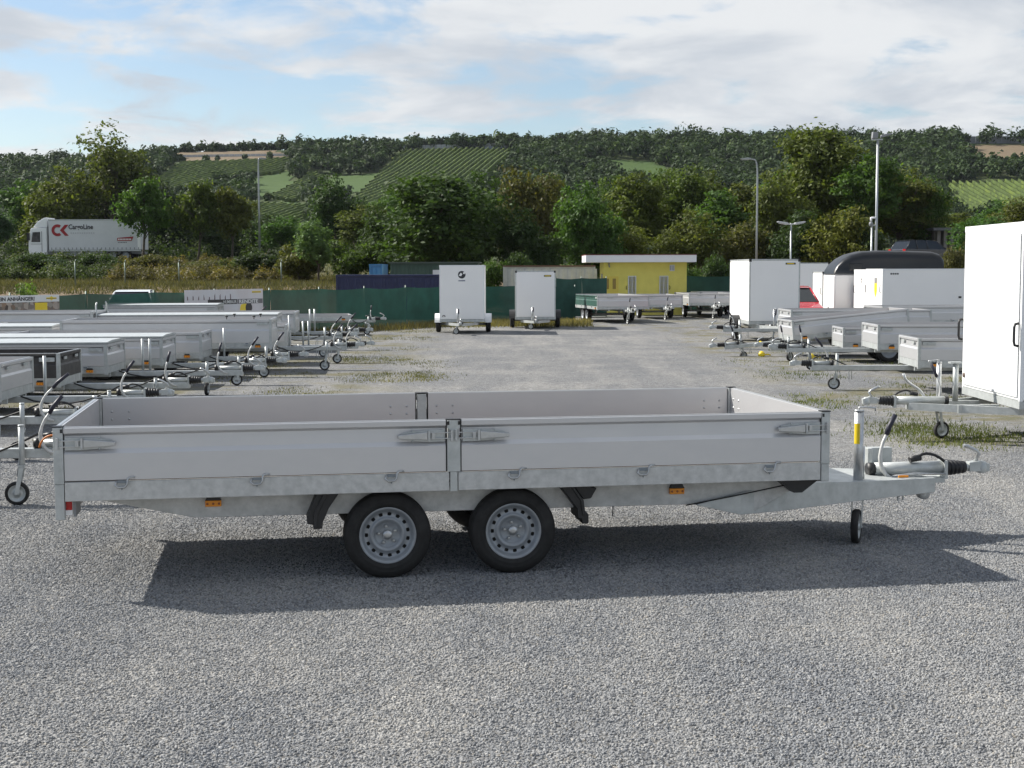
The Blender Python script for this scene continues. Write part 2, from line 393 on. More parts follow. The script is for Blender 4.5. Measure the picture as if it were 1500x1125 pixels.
# even points first, thinned out with distance
dist.inputs['Density'].default_value = 4200
rv0 = gn('FunctionNodeRandomValue', data_type='FLOAT'); rv0.inputs['Seed'].default_value = 11
cmp_ = gn('FunctionNodeCompare', data_type='FLOAT', operation='LESS_THAN'); ng.links.new(rv0.outputs[1], cmp_.inputs[0]); ng.links.new(dm.outputs[0], cmp_.inputs[1])
joinp = gn('GeometryNodeGeometryToInstance')
for q in range(4):
    ico = gn('GeometryNodeMeshIcoSphere'); ico.inputs['Radius'].default_value = 1; ico.inputs['Subdivisions'].default_value = 2
    nzn = gn('ShaderNodeTexNoise'); nzn.noise_dimensions = '4D'; nzn.inputs['Scale'].default_value = 0.9; nzn.inputs['W'].default_value = q * 3.7; nzn.inputs['Detail'].default_value = 1
    vm = gn('ShaderNodeVectorMath', operation='SUBTRACT'); ng.links.new(nzn.outputs['Color'], vm.inputs[0]); vm.inputs[1].default_value = (0.5, 0.5, 0.5)
    vs = gn('ShaderNodeVectorMath', operation='SCALE'); ng.links.new(vm.outputs[0], vs.inputs[0]); vs.inputs['Scale'].default_value = 1.7
    st = gn('GeometryNodeSetPosition'); ng.links.new(ico.outputs[0], st.inputs[0]); ng.links.new(vs.outputs[0], st.inputs['Offset'])
    sm = gn('GeometryNodeSetMaterial'); ng.links.new(st.outputs[0], sm.inputs[0]); sm.inputs['Material'].default_value = STONE
    ng.links.new(sm.outputs[0], joinp.inputs[0])
iop = gn('GeometryNodeInstanceOnPoints'); ng.links.new(dist.outputs['Points'], iop.inputs['Points']); ng.links.new(joinp.outputs[0], iop.inputs['Instance'])
ng.links.new(cmp_.outputs[0], iop.inputs['Selection']); iop.inputs['Pick Instance'].default_value = True
rr = gn('FunctionNodeRandomValue', data_type='FLOAT_VECTOR'); rr.inputs[0].default_value = (0, 0, 0); rr.inputs[1].default_value = (6.28, 6.28, 6.28)
rs = gn('FunctionNodeRandomValue', data_type='FLOAT_VECTOR'); rs.inputs[0].default_value = (0.0045, 0.0045, 0.0035); rs.inputs[1].default_value = (0.0100, 0.0088, 0.007); rs.inputs['Seed'].default_value = 5
ng.links.new(rr.outputs[0], iop.inputs['Rotation']); ng.links.new(rs.outputs[0], iop.inputs['Scale'])
ng.links.new(iop.outputs[0], go.inputs[0])
md = gso.modifiers.new('scatter', 'NODES'); md.node_group = ng

# ---- foliage
def leaf_mat(name, translucent=0.35, rough=0.5):
    m = bpy.data.materials.new(name); m.use_nodes = True; t = m.node_tree; b = t.nodes['Principled BSDF']; out = t.nodes['Material Output']
    oi = t.nodes.new('ShaderNodeObjectInfo'); at = t.nodes.new('ShaderNodeAttribute'); at.attribute_name = 'tone'
    v = mth(t, 'ADD', mth(t, 'MULTIPLY', at.outputs['Fac'], 0.9), 0.55)
    c = mixc(t, 1.0, oi.outputs['Color'], v, 'MULTIPLY')
    warm = mixc(t, mrange(t, at.outputs['Fac'], 0.72, 1.0, 0.0, 0.55), c, mixc(t, 1.0, c, (1.9, 1.5, 0.7), 'MULTIPLY'))
    t.links.new(warm, b.inputs['Base Color']); b.inputs['Roughness'].default_value = rough; b.inputs['Specular IOR Level'].default_value = 0.18
    tr = t.nodes.new('ShaderNodeBsdfTranslucent'); t.links.new(mixc(t, 1.0, warm, (1.25, 1.35, 0.6), 'MULTIPLY'), tr.inputs[0])
    ms = t.nodes.new('ShaderNodeMixShader'); ms.inputs[0].default_value = translucent
    t.links.new(b.outputs[0], ms.inputs[1]); t.links.new(tr.outputs[0], ms.inputs[2]); t.links.new(ms.outputs[0], out.inputs[0])
    return m
LEAF = leaf_mat('leaf', 0.35, 0.6); GRASSB = leaf_mat('grass_blade', 0.3, 0.7); FARLEAF = leaf_mat('far_leaf', 0.2, 0.7)
BARK = material('bark', (0.085, 0.068, 0.05), 0.9, 0, 0.4, 5, 0.5, 20)

def leaf_cards(rng, C, N, size, tone):
    """rhombic leaf faces at C (n,3) with facing N"""
    n = len(C); N = N / (np.linalg.norm(N, axis=1, keepdims=True) + 1e-9)
    r = rng.normal(size=(n, 3)); A = np.cross(N, r); A /= np.linalg.norm(A, axis=1, keepdims=True) + 1e-9; B = np.cross(N, A)
    s = size * rng.uniform(0.6, 1.3, (n, 1))
    bend = N * s * rng.uniform(-0.25, 0.25, (n, 1))
    V = np.stack([C - A * s, C + B * s * 0.55 + bend, C + A * s, C - B * s * 0.55 + bend], 1).reshape(-1, 3)
    F = np.arange(4 * n).reshape(n, 4); return V, F, tone
def crown(seed, H, Wd, base, nlobes, nclus, nleaf, leaf, hollow=0.55, sparse_top=False):
    """leaf faces of a crown between height base and H, width Wd: lobes > clusters > leaves"""
    rng = np.random.default_rng(seed); C = []; Nn = []; T = []
    cz, rz, rx = (base + H) / 2, (H - base) / 2, Wd / 2
    lobes = []
    for k in range(nlobes):
        u = rng.normal(size=3); u /= np.linalg.norm(u); rr = rng.uniform(0.30, 0.80)
        lobes.append((np.array([u[0] * rx * rr, u[1] * rx * rr, cz + u[2] * rz * rr]), rng.uniform(0.25, 0.46)))
    for k in range(nclus):
        lc, lr = lobes[rng.integers(nlobes)]
        u = rng.normal(size=3); u /= np.linalg.norm(u); u[2] = u[2] * 0.9 + 0.12
        q = rng.uniform(hollow, 1.0) ** 0.6
        c = lc + u * np.array([rx, rx, rz]) * lr * q
        if c[2] < base * 0.8: c[2] = base * 0.8 + rng.uniform(0, 0.3)
        sg = 0.055 * Wd * rng.uniform(0.55, 1.2); m = int(nleaf * rng.uniform(0.5, 1.4))
        if sparse_top and c[2] > cz + 0.35 * rz: m = int(m * 0.4)
        p = c + rng.normal(size=(m, 3)) * sg * np.array([1, 1, 0.7])
        C.append(p); Nn.append(rng.normal(size=(m, 3)) * 0.8 + u + np.array([0, 0, 0.5])); T.append(np.clip(rng.normal(rng.uniform(0.25, 0.7), 0.15, m), 0, 1))
    C = np.concatenate(C); Nn = np.concatenate(Nn); T = np.concatenate(T)
    return leaf_cards(rng, C, Nn, leaf, T), lobes
def trunk_mb(seed, H, base, r, lobes):
    rnd = random.Random(seed); m = MB(); pts = []; x = y = 0
    for k in range(7):
        pts.append((x, y, H * 0.8 * k / 6)); x += rnd.uniform(-.12, .12); y += rnd.uniform(-.12, .12)
    m.tube(pts, [r * (1.25 if k == 0 else 1 - 0.13 * k) for k in range(7)], 9)
    for c, _ in lobes:
        z0 = max(base * 0.75, c[2] * rnd.uniform(0.45, 0.7)); f = min(0.99, z0 / (H * 0.8)) * 6; i = int(f); q = Vector(pts[i]).lerp(Vector(pts[min(6, i + 1)]), f - i)
        e = Vector(c); mid = q.lerp(e, 0.5) + Vector((rnd.uniform(-.2, .2), rnd.uniform(-.2, .2), rnd.uniform(0, .3)))
        m.tube([q, mid, e], [r * 0.42, r * 0.28, r * 0.1], 6)
        for _ in range(3):
            e2 = e + Vector((rnd.uniform(-1, 1), rnd.uniform(-1, 1), rnd.uniform(-.3, 1)))
            m.tube([mid.lerp(e, rnd.uniform(.2, 1)), e2], [r * 0.14, r * 0.04], 5)
    return m
PROTO = []
def proto(seed, H, Wd, base, nl, nc, nlf, leaf, r, **k):
    (V, F, T), lobes = crown(seed, H, Wd, base, nl, nc, nlf, leaf, **k)
    PROTO.append((H, Wd, npmesh('crown', V, F, LEAF, T), trunk_mb(seed, H, base, r, lobes).mesh('trunk', BARK)))
proto(1, 8, 7, 0.7, 22, 560, 26, 0.175, 0.20)                       # 0 broad dense
proto(2, 9, 5.6, 1.6, 20, 420, 24, 0.175, 0.15)                     # 1 upright
proto(3, 12, 7, 3.2, 24, 360, 20, 0.18, 0.22, sparse_top=True)     # 2 airy tall
proto(4, 7, 5.5, 1.9, 18, 330, 24, 0.165, 0.13)                     # 3 roadside tree
proto(5, 3.2, 3.6, 0.05, 14, 300, 26, 0.11, 0.06)                 # 4 shrub
proto(6, 3.0, 4.2, 0.05, 16, 300, 26, 0.115, 0.06)                  # 5 wide shrub
proto(8, 11, 8, 1.0, 28, 640, 26, 0.19, 0.24)                      # 6 big full
proto(9, 8, 7.5, 0.6, 22, 420, 24, 0.18, 0.18, hollow=0.3)         # 7 loose
def tree(name, label, cat, kind, x, y, top_z, width, colr, group, rz=None, z0=None):
    H, Wd, cm, tm = PROTO[kind]; z = terrain(x, y) - 0.05 if z0 is None else z0
    if z0 is None and y < 76 and x > 0: z = -0.05
    o = empty(name, (x, y, z), rz if rz is not None else random.uniform(0, 6.28))
    s = width / Wd; o.scale = (s, s, (top_z - z) / H * 1.0)
    c = bpy.data.objects.new('crown', cm); COL.objects.link(c); c.parent = o; c.color = (*colr, 1)
    k = bpy.data.objects.new('trunk', tm); COL.objects.link(k); k.parent = o
    return tag(o, label, cat, group)
DARKG, GREEN, OLIVE, BROWNG, PALE, YELG, BLUEG = (0.044, 0.074, 0.022), (0.066, 0.116, 0.026), (0.088, 0.112, 0.026), (0.098, 0.098, 0.030), (0.128, 0.18, 0.06), (0.125, 0.145, 0.03), (0.040, 0.068, 0.034)
TREES = [ # px, depth, top py, width px, proto, colour, label
 (163, 142, 176, 128, 2, OLIVE, 'tall airy tree with thin top rising highest behind the white lorry'),
 (92, 139, 256, 125, 0, OLIVE, 'olive bushy tree standing right behind the lorry cab'),
 (28, 150, 262, 100, 1, GREEN, 'green tree behind the road at the left, beside the lorry cab'),
 (-6, 111, 308, 60, 3, BLUEG, 'dark tree cut by the left picture edge'),
 (206, 113.5, 262, 88, 3, GREEN, 'slim roadside tree whose crown covers the tail of the lorry'),
 (180, 146, 236, 120, 0, DARKG, 'dense dark tree directly below the tall airy tree'),
 (252, 140, 282, 80, 1, DARKG, 'dark tree filling the gap right of the lorry'),
 (288, 114, 266, 82, 3, OLIVE, 'round olive roadside tree midway between lorry and left lamp post'),
 (338, 114, 276, 78, 3, OLIVE, 'rounded roadside tree just left of the tall left lamp post'),
 (300, 142, 300, 130, 0, DARKG, 'dark thicket tree behind the roadside trees'),
 (400, 134, 318, 90, 0, DARKG, 'dark low tree just behind the left lamp post'),
 (490, 128, 266, 88, 0, DARKG, 'dark green tree in front of the vineyard, right of the left lamp post'),
 (392, 92, 352, 88, 4, DARKG, 'dark round shrub on the bank under the left lamp post'),
 (438, 84, 346, 84, 4, BROWNG, 'brownish shrub on the bank beside the pale shrub'),
 (466, 82, 322, 70, 1, PALE, 'pale silvery green shrub left of the big dark tree'),
 (520, 84, 338, 80, 4, GREEN, 'green shrub between the pale shrub and the big dark tree'),
 (558, 88, 300, 100, 7, DARKG, 'dark tree leaning against the left of the big glossy tree'),
 (648, 80, 250, 196, 6, DARKG, 'largest dark glossy tree, behind the white box trailer with a logo'),
 (610, 92, 268, 110, 7, GREEN, 'lighter tree rising behind the left of the big glossy tree'),
 (702, 84, 268, 120, 0, DARKG, 'dark tree forming the right flank of the big glossy tree'),
 (770, 100, 240, 122, 7, BROWNG, 'brown tinged tree rising right of the big glossy tree'),
 (768, 84, 318, 110, 0, DARKG, 'dark low tree behind the pale corrugated container'),
 (856, 86, 282, 118, 0, GREEN, 'fresh green round tree left of the kiosk roof'),
 (940, 104, 250, 96, 1, OLIVE, 'upright olive tree above the middle of the kiosk'),
 (1000, 108, 240, 120, 7, OLIVE, 'wide olive tree above the right end of the kiosk'),
 (925, 88, 330, 112, 7, YELG, 'yellowish shrubby tree directly behind the kiosk roof'),
 (1012, 88, 318, 116, 0, OLIVE, 'olive tree just right of the kiosk'),
 (1062, 98, 278, 104, 1, GREEN, 'green tree left of the curved right lamp post'),
 (1094, 88, 322, 106, 7, BROWNG, 'brown green tree left of the double headed lamp'),
 (1140, 100, 262, 100, 0, OLIVE, 'olive tree behind the curved right lamp post'),
 (1208, 104, 180, 152, 6, OLIVE, 'tallest broad tree on the right, left of the light mast'),
 (1172, 86, 318, 108, 0, DARKG, 'dark tree behind the double headed lamp'),
 (1238, 84, 300, 112, 7, YELG, 'yellow green tree left of the light mast'),
 (1272, 100, 226, 110, 1, GREEN, 'green tree right behind the light mast'),
 (1318, 106, 250, 116, 6, OLIVE, 'broad tree right of the light mast'),
 (1262, 84, 330, 84, 0, DARKG, 'dark tree behind the horse trailer roof'),
 (1352, 106, 258, 92, 7, GREEN, 'green tree in front of the right vineyard'),
 (1398, 76, 364, 50, 5, BROWNG, 'brown shrub right of the horse trailer roof'),
 (1442, 92, 316, 96, 7, GREEN, 'green bushy tree above the large white trailer'),
 (1496, 96, 288, 100, 7, OLIVE, 'olive tree cut by the right picture edge'),
 (1412, 132, 310, 90, 1, OLIVE, 'olive tree beside the old wall below the right vineyard'),
 (425, 118, 322, 96, 0, GREEN, 'green tree standing behind the pale shrub and the brownish shrub'),
 (528, 112, 300, 100, 1, OLIVE, 'olive tree between the vineyard tree and the glossy tree'),
 (590, 118, 285, 110, 0, GREEN, 'green tree just visible over the left shoulder of the glossy tree'),
 (740, 112, 272, 100, 1, GREEN, 'green tree between the glossy tree and the brown tinged tree'),
 (812, 104, 268, 100, 0, OLIVE, 'olive tree directly left of the fresh green tree'),
 (900, 110, 268, 96, 0, GREEN, 'green tree between the fresh green tree and the upright olive one'),
 (968, 116, 258, 96, 0, GREEN, 'green tree peeking between the two olive trees above the kiosk'),
 (1040, 112, 262, 100, 0, OLIVE, 'olive tree between the kiosk corner and the curved lamp'),
 (1085, 110, 268, 90, 1, OLIVE, 'upright olive tree hugging the left side of the curved lamp'),
 (1172, 112, 240, 110, 1, GREEN, 'upright green tree filling the left flank of the tallest broad tree'),
 (1336, 116, 258, 100, 0, OLIVE, 'olive tree behind the green tree before the right vineyard'),
 (1466, 108, 300, 100, 0, GREEN, 'green tree between the two trees above the large white trailer'),
 (455, 140, 330, 110, 0, BLUEG, 'dark tree low behind the pale shrub'),
 (560, 140, 315, 120, 0, BLUEG, 'dark tree low in the gap left of the glossy tree'),
 (820, 120, 300, 110, 7, BROWNG, 'brownish tree between the fresh green tree and the brown tree'),
 (885, 125, 285, 110, 0, DARKG, 'dark tree behind the fresh green tree'),
 (1110, 128, 300, 110, 0, BLUEG, 'dark tree behind the foot of the curved lamp'),
]
for px, d, tp, w, k, c, lab in TREES:
    x, _, tz = atd(px, tp, d)
    tree('shrub' if k in (4, 5) else 'tree', lab, 'shrub' if k in (4, 5) else 'tree', k, x, d, tz, w / FPX * d, tuple(q * random.uniform(.9, 1.12) for q in c), 'shrubs on the bank' if k in (4, 5) else 'trees behind the yard')
# hedge of shrubs along the bank under the road
for j, (px, d, tp, w, c) in enumerate([(8, 100, 376, 62, BLUEG), (52, 99, 371, 66, DARKG), (96, 98, 374, 66, BLUEG), (138, 99, 372, 60, DARKG), (178, 100, 378, 50, BROWNG), (222, 100, 374, 56, BROWNG), (264, 101, 380, 52, OLIVE), (306, 100, 382, 56, BROWNG), (350, 97, 374, 60, OLIVE)]):
    x, _, tz = atd(px, tp, d)
    tree('shrub', ['dark shrub below the road at the far left edge', 'dark shrub under the front of the lorry cab', 'dark shrub under the red lorry emblem', 'dark shrub under the middle of the lorry', 'brown shrub under the lorry tail', 'rusty brown shrub just right of the lorry', 'olive shrub on the bank left of the round olive tree', 'brown shrub on the bank under the round olive tree', 'olive shrub on the bank left of the left lamp post'][j], 'shrub', 4 + j % 2, x, d, tz, w / FPX * d * 1.05, c, 'hedge shrubs below the road')
def brush(name, label, seed, n, pxr, dr, hr, leaf, per, colr, keep=None):
    """low scrub as one mass of leaf faces"""
    rng = np.random.default_rng(seed); C, N_, T = [], [], []
    for _ in range(n):
        px, d = rng.uniform(*pxr), rng.uniform(*dr); x = xd(px, d)
        if keep and not keep(px, d): continue
        h = rng.uniform(*hr); w = h * rng.uniform(0.55, 0.95); z = terrain(x, d); m = int(per * rng.uniform(.6, 1.3)); tn = rng.uniform(.1, .95)
        u = rng.normal(size=(m, 3)); u /= np.linalg.norm(u, axis=1, keepdims=True); u[:, 2] = np.abs(u[:, 2]); q = rng.uniform(.45, 1.08, (m, 1))
        C.append(np.array([x, d, z]) + u * q * np.array([w, w, h])); N_.append(u + rng.normal(size=(m, 3)) * .6); T.append(np.clip(rng.normal(tn, .13, m), 0, 1))
    V, F, T = leaf_cards(rng, np.concatenate(C), np.concatenate(N_), leaf, np.concatenate(T))
    o = bpy.data.objects.new(name, npmesh(name, V, F, LEAF, T)); COL.objects.link(o); o.color = (*colr, 1); tag(o, label, 'scrub', kind='stuff')
brush('green_scrub', 'dark green scrub covering the bank below the lorry', 31, 150, (-40, 175), (89, 108), (.5, 1.25), .085, 300, (0.050, 0.070, 0.026))
brush('brown_scrub', 'brownish scrub covering the bank right of the lorry', 32, 230, (150, 450), (84, 108), (.35, 1.0), .08, 260, (0.092, 0.082, 0.032))
brush('undergrowth', 'dark undergrowth behind the road between the tree trunks', 33, 170, (-60, 620), (128, 150), (1.6, 3.6), .17, 260, (0.034, 0.052, 0.018), keep=lambda px, d: not (20 < px < 215 and d < 134))
x, _, tz = atd(39, 398, 43)
tree('shrub', 'small bright green bush rising behind the left banner', 'shrub', 4, x, 43, tz, 54 / FPX * 43, (0.13, 0.20, 0.05), 'bush behind the banner', z0=0.0)
for px, d, tp, w, c, lab in [(1010, 72, 392, 40, GREEN, 'small green bush squeezed beside the right wall of the kiosk'), (1048, 74, 376, 60, DARKG, 'dark bush between kiosk and white box trailer'), (760, 73, 372, 60, DARKG, 'dark bush behind the pale container end'), (720, 72, 384, 50, GREEN, 'green bush between the two white box trailers')]:
    x, _, tz = atd(px, tp, d)
    tree('shrub', lab, 'shrub', 5, x, d, tz, w / FPX * d, c, 'bushes behind the fence', z0=-0.02)

# ---- grass: blades (stuff)
def blades(name, label, pts, hmin, hmax, wid, colr, seed, lean=0.35):
    rng = np.random.default_rng(seed); P = np.array(pts); n = len(P)
    a = rng.uniform(0, 6.283, n); h = rng.uniform(hmin, hmax, n)[:, None]; w = wid * rng.uniform(0.6, 1.3, n)[:, None]
    A = np.stack([np.cos(a), np.sin(a), np.zeros(n)], 1); L = rng.normal(size=(n, 3)) * lean; L[:, 2] = 1
    V = np.stack([P - A * w, P + A * w, P + L * h], 1).reshape(-1, 3); F = np.arange(3 * n).reshape(n, 3)
    patch = 0.5 + 0.3 * np.sin(P[:, 0] * 1.3 + 1) * np.sin(P[:, 1] * 0.9)
    o = bpy.data.objects.new(name, npmesh(name, V, F, GRASSB, np.clip(patch + rng.normal(0, 0.22, n), 0, 1))); COL.objects.link(o); o.color = (*colr, 1)
    tag(o, label, 'grass', kind='stuff'); return o
def tufts(seed, n, regions, per=24):
    rng = np.random.default_rng(seed); out = []
    for (x0, x1, y0, y1, wgt) in regions:
        for _ in range(int(n * wgt * 0.8)):
            x, y = rng.uniform(x0, x1), rng.uniform(y0, y1)
            nn = math.sin(x * 1.7 + 2.1 * math.sin(y * 0.6)) + math.sin(y * 1.25 + 1.7 * math.sin(x * 0.8 + 1)) + rng.normal(0, 0.35)
            if nn < 0.55: continue
            rad = rng.uniform(0.08, 0.34)
            for _ in range(per): out.append((x + rng.normal(0, rad), y + rng.normal(0, rad), 0.0))
    return out
blades('weed_grass', 'patchy low weeds and grass under the left trailer row', tufts(21, 900, [(-8, -3.2, 17, 33, 1.0), (-4.2, -1.4, 21, 34, 0.8), (-12, -6, 28, 38, .5), (-5, -2.6, 34, 50, .4)]), 0.012, 0.055, 0.006, (0.105, 0.105, 0.035), 3)
blades('weed_grass', 'patchy green weeds and grass between the trailers on the right', tufts(22, 900, [(4.6, 8.6, 15.5, 24, 1.2), (5, 9, 24, 36, 0.5), (4.2, 6.0, 17, 22, .3)]), 0.012, 0.065, 0.006, (0.098, 0.118, 0.033), 4)
rng = np.random.default_rng(5); pts = []
for s in np.linspace(0, 1, 2600):
    x = FENCE[0][0] + (FENCE[1][0] - FENCE[0][0]) * s; y = FENCE[0][1] + (FENCE[1][1] - FENCE[0][1]) * s
    for _ in range(4): pts.append((x + 0.35 + rng.gamma(1.5, 0.35), y - 0.25 + rng.normal(0, .2), 0))
for _ in range(9000): pts.append((rng.uniform(-3, 3), 53.4 + rng.normal(0, 1.0) , 0)); 
blades('fence_grass', 'dry grass fringe along the foot of the green screen fence', pts, 0.06, 0.28, 0.014, (0.16, 0.14, 0.06), 6)
pts = []
for _ in range(52000):
    px = rng.uniform(-30, 560); d = rng.uniform(66, 113); x = xd(px, d); pts.append((x, d, terrain(x, d) - 0.03))
blades('tall_grass', 'tall dry grass covering the bank below the road', pts, 0.06, 0.30, 0.022, (0.088, 0.084, 0.040), 7)

# ================================================================== HILLSIDE
def inside(poly, x, y):
    r = False; n = len(poly)
    for i in range(n):
        (x1, y1), (x2, y2) = poly[i], poly[(i + 1) % n]
        if (y1 > y) != (y2 > y) and x < (x2 - x1) * (y - y1) / (y2 - y1) + x1: r = not r
    return r
VINES = [
 ([(222, 268), (268, 240), (428, 233), (412, 256), (330, 262), (300, 276), (235, 282)], (0.30, 1), 'striped vineyard high on the hill left of the left lamp post'),
 ([(588, 222), (700, 219), (758, 222), (742, 244), (690, 268), (620, 292), (500, 318), (520, 290), (552, 258)], (0.17, 1), 'large striped vineyard in the middle of the hillside'),
 ([(392, 292), (455, 252), (478, 260), (430, 300)], (0.2, 1), 'small slanting vineyard above the left lamp post foot'),
 ([(352, 300), (452, 304), (455, 338), (360, 336)], (0.3, 1), 'low vineyard strip beside the left lamp post'),
 ([(1380, 270), (1520, 266), (1520, 312), (1398, 310)], (0.05, 1), 'vineyard with upright rows at the right edge'),
]
FIELDS = [
 ([(368, 262), (420, 252), (432, 262), (395, 292), (372, 290)], MEADOW, 'meadow'),
 ([(455, 268), (500, 258), (566, 254), (548, 278), (480, 288)], MEADOW, 'meadow'),
 ([(380, 300), (430, 296), (452, 306), (390, 312)], MEADOW, 'meadow'),
 ([(872, 234), (955, 238), (990, 252), (960, 266), (918, 256)], MEADOW, 'meadow'),
 ([(250, 223), (400, 221), (428, 230), (268, 238)], SOIL, 'bare_field'),
 ([(1402, 214), (1530, 214), (1530, 240), (1432, 232)], SOIL, 'bare_field'),
]
def drape(name, poly, mat, lift):
    """a sheet of the hillside inside a boundary, cut to cells"""
    pts = [on_terrain(px, py) or (xd(px, 519), 519, 0) for px, py in poly]
    w = [(p[0], p[1]) for p in pts]; x0, x1 = min(p[0] for p in w), max(p[0] for p in w); y0, y1 = min(p[1] for p in w), max(p[1] for p in w)
    m = MB(); st = 2.5; x = x0
    while x < x1:
        y = y0
        while y < y1:
            if inside(w, x + st / 2, y + st / 2):
                m.add([(x, y, terrain(x, y) + lift), (x + st, y, terrain(x + st, y) + lift), (x + st, y + st, terrain(x + st, y + st) + lift), (x, y + st, terrain(x, y + st) + lift)], [(0, 1, 2, 3)])
            y += st
        x += st
    tag(m.build(name, mat), kind='structure'); return w
worlds = []
for poly, dr, lab in VINES:
    w = drape('vineyard_ground', poly, VINEFLOOR, 0.12); worlds.append(w)
    dx, dy = dr; L = math.hypot(dx, dy); dx /= L; dy /= L; nxp, nyp = dy, -dx
    us = [p[0] * nxp + p[1] * nyp for p in w]; vs_ = [p[0] * dx + p[1] * dy for p in w]
    rng = np.random.default_rng(int(w[0][0]) % 97 + 3); Vv = []; Ff = []; Tt = []; u = min(us)
    while u < max(us):
        prev = None; v = min(vs_)
        while v < max(vs_):
            x, y = u * nxp + v * dx, u * nyp + v * dy
            if inside(w, x, y):
                z = terrain(x, y) + 0.1; h = rng.uniform(0.95, 1.15); hw = rng.uniform(0.27, 0.34); o = len(Vv)
                cur = o
                Vv += [(x - nxp * hw, y - nyp * hw, z), (x - nxp * hw * .8, y - nyp * hw * .8, z + h), (x + nxp * hw * .8, y + nyp * hw * .8, z + h), (x + nxp * hw, y + nyp * hw, z)]
                if prev is not None:
                    for a, c in ((0, 1), (1, 2), (2, 3)): Ff.append((prev + a, prev + c, cur + c, cur + a)); Tt.append(rng.uniform(0.2, 0.9))
                else: Ff.append((cur, cur + 1, cur + 2, cur + 3)); Tt.append(0.5)
                prev = cur
            else: prev = None
            v += 1.7
        u += 2.0
    o = bpy.data.objects.new('vineyard_rows', npmesh('vineyard_rows', np.array(Vv), np.array(Ff), FARLEAF, np.array(Tt))); COL.objects.link(o); o.color = (0.07, 0.105, 0.022, 1)
    tag(o, lab, 'vineyard', kind='stuff')
for poly, m, nm in FIELDS: worlds.append(drape(nm, poly, m, 0.15))

# the wood that covers the rest of the hillside: one mass
rng = np.random.default_rng(12); Vs, Fs, Ts, off = [], [], [], 0
def far_tree(x, y, H, Wd, tone, n):
    global off
    z = terrain(x, y) - 0.3; nl = 5; lob = rng.normal(size=(nl, 3)); lob /= np.linalg.norm(lob, axis=1, keepdims=True); lob *= rng.uniform(.2, .55, (nl, 1))
    k = rng.integers(nl, size=n); u = rng.normal(size=(n, 3)); u /= np.linalg.norm(u, axis=1, keepdims=True)
    p = lob[k] + u * rng.uniform(0.35, 0.6, (n, 1)); C = p * np.array([Wd / 2, Wd / 2, H * 0.46]) + np.array([x, y, z + H * 0.52])
    V, F, T = leaf_cards(rng, C, u + rng.normal(size=(n, 3)) * .4 + np.array([0, 0, .4]), 0.74, np.clip(tone + rng.normal(0, .1, n), 0, 1))
    Vs.append(V); Fs.append(F + off); Ts.append(T); off += len(V)
cnt = 0
for _ in range(9000):
    y = rng.uniform(300, 519); x = rng.uniform(-0.44, 0.44) * y
    if any(inside(w, x, y) for w in worlds): continue
    px, py = proj(x, y, terrain(x, y))
    # keep what stands in front of an open field low and scarce
    front = any(inside(w, x * (y + q) / y, y + q) for w in worlds for q in (7, 16))
    if front and rng.random() < 0.72: continue
    if y < 400 and rng.random() < 0.45: continue
    if rng.random() < 0.08: continue
    H = rng.uniform(4.2, 7.2); 
    if front: H *= 0.5
    if px > 820 and y > 470: H *= rng.uniform(1.0, 1.35)
    cnt += 1
    far_tree(x, y, H, H * rng.uniform(0.7, 1.05), rng.uniform(0.1, 0.85), 62)
for px, hh in [(q, None) for q in list(range(268, 840, 3)) + list(range(838, 1380, 4))]:   # skyline trees
    y = rng.uniform(519, 534); x = xd(px + rng.uniform(-5, 5), y)
    H = rng.uniform(3.2, 5.4) if px < 830 else rng.uniform(4.0, 7.8)
    far_tree(x, y, H, H * rng.uniform(0.7, 1.05), rng.uniform(0.1, 0.6), 70)
for px in range(-60, 268, 4):
    y = rng.uniform(519, 530); far_tree(xd(px, y), y, rng.uniform(1.5, 4.0), rng.uniform(3, 5), rng.uniform(.2, .7), 60)
o = bpy.data.objects.new('hillside_wood', npmesh('hillside_wood', np.concatenate(Vs), np.concatenate(Fs), FARLEAF, np.concatenate(Ts))); COL.objects.link(o); o.color = (0.034, 0.058, 0.018, 1)
tag(o, 'mixed wood covering the hillside up to the ridge', 'wood', kind='stuff')
# ================================================================== TRAILER PIECES
def board(m, p0, p1, z0, z1, mi=0, thick=0.038, plain=False):
    """hollow aluminium drop side: outer face along p0>p1, outside lies to the right of that direction"""
    p0, p1 = Vector(p0), Vector(p1); d = (p1 - p0); L = d.length; d.normalize(); n = Vector((d.y, -d.x)); h = z1 - z0
    if plain: sec = [(0, 0), (0, h), (-thick, h), (-thick, 0)]
    else: sec = [(0, 0), (0, h * .50), (-.018, h * .585), (-.022, h * .842), (0.008, h * .893), (0.009, h * .985), (0.003, h), (-thick, h), (-thick, 0)]
    v = [(p0.x + n.x * o, p0.y + n.y * o, z0 + z) for o, z in sec] + [(p1.x + n.x * o, p1.y + n.y * o, z0 + z) for o, z in sec]
    k = len(sec)
    f = [tuple(range(k))[::-1], tuple(range(k, 2 * k))] + [(i, (i + 1) % k, (i + 1) % k + k, i + k) for i in range(k)]
    # orientation: make side faces point outwards
    f = [tuple(reversed(q)) for q in f]
    return m.add(v, f, mi)
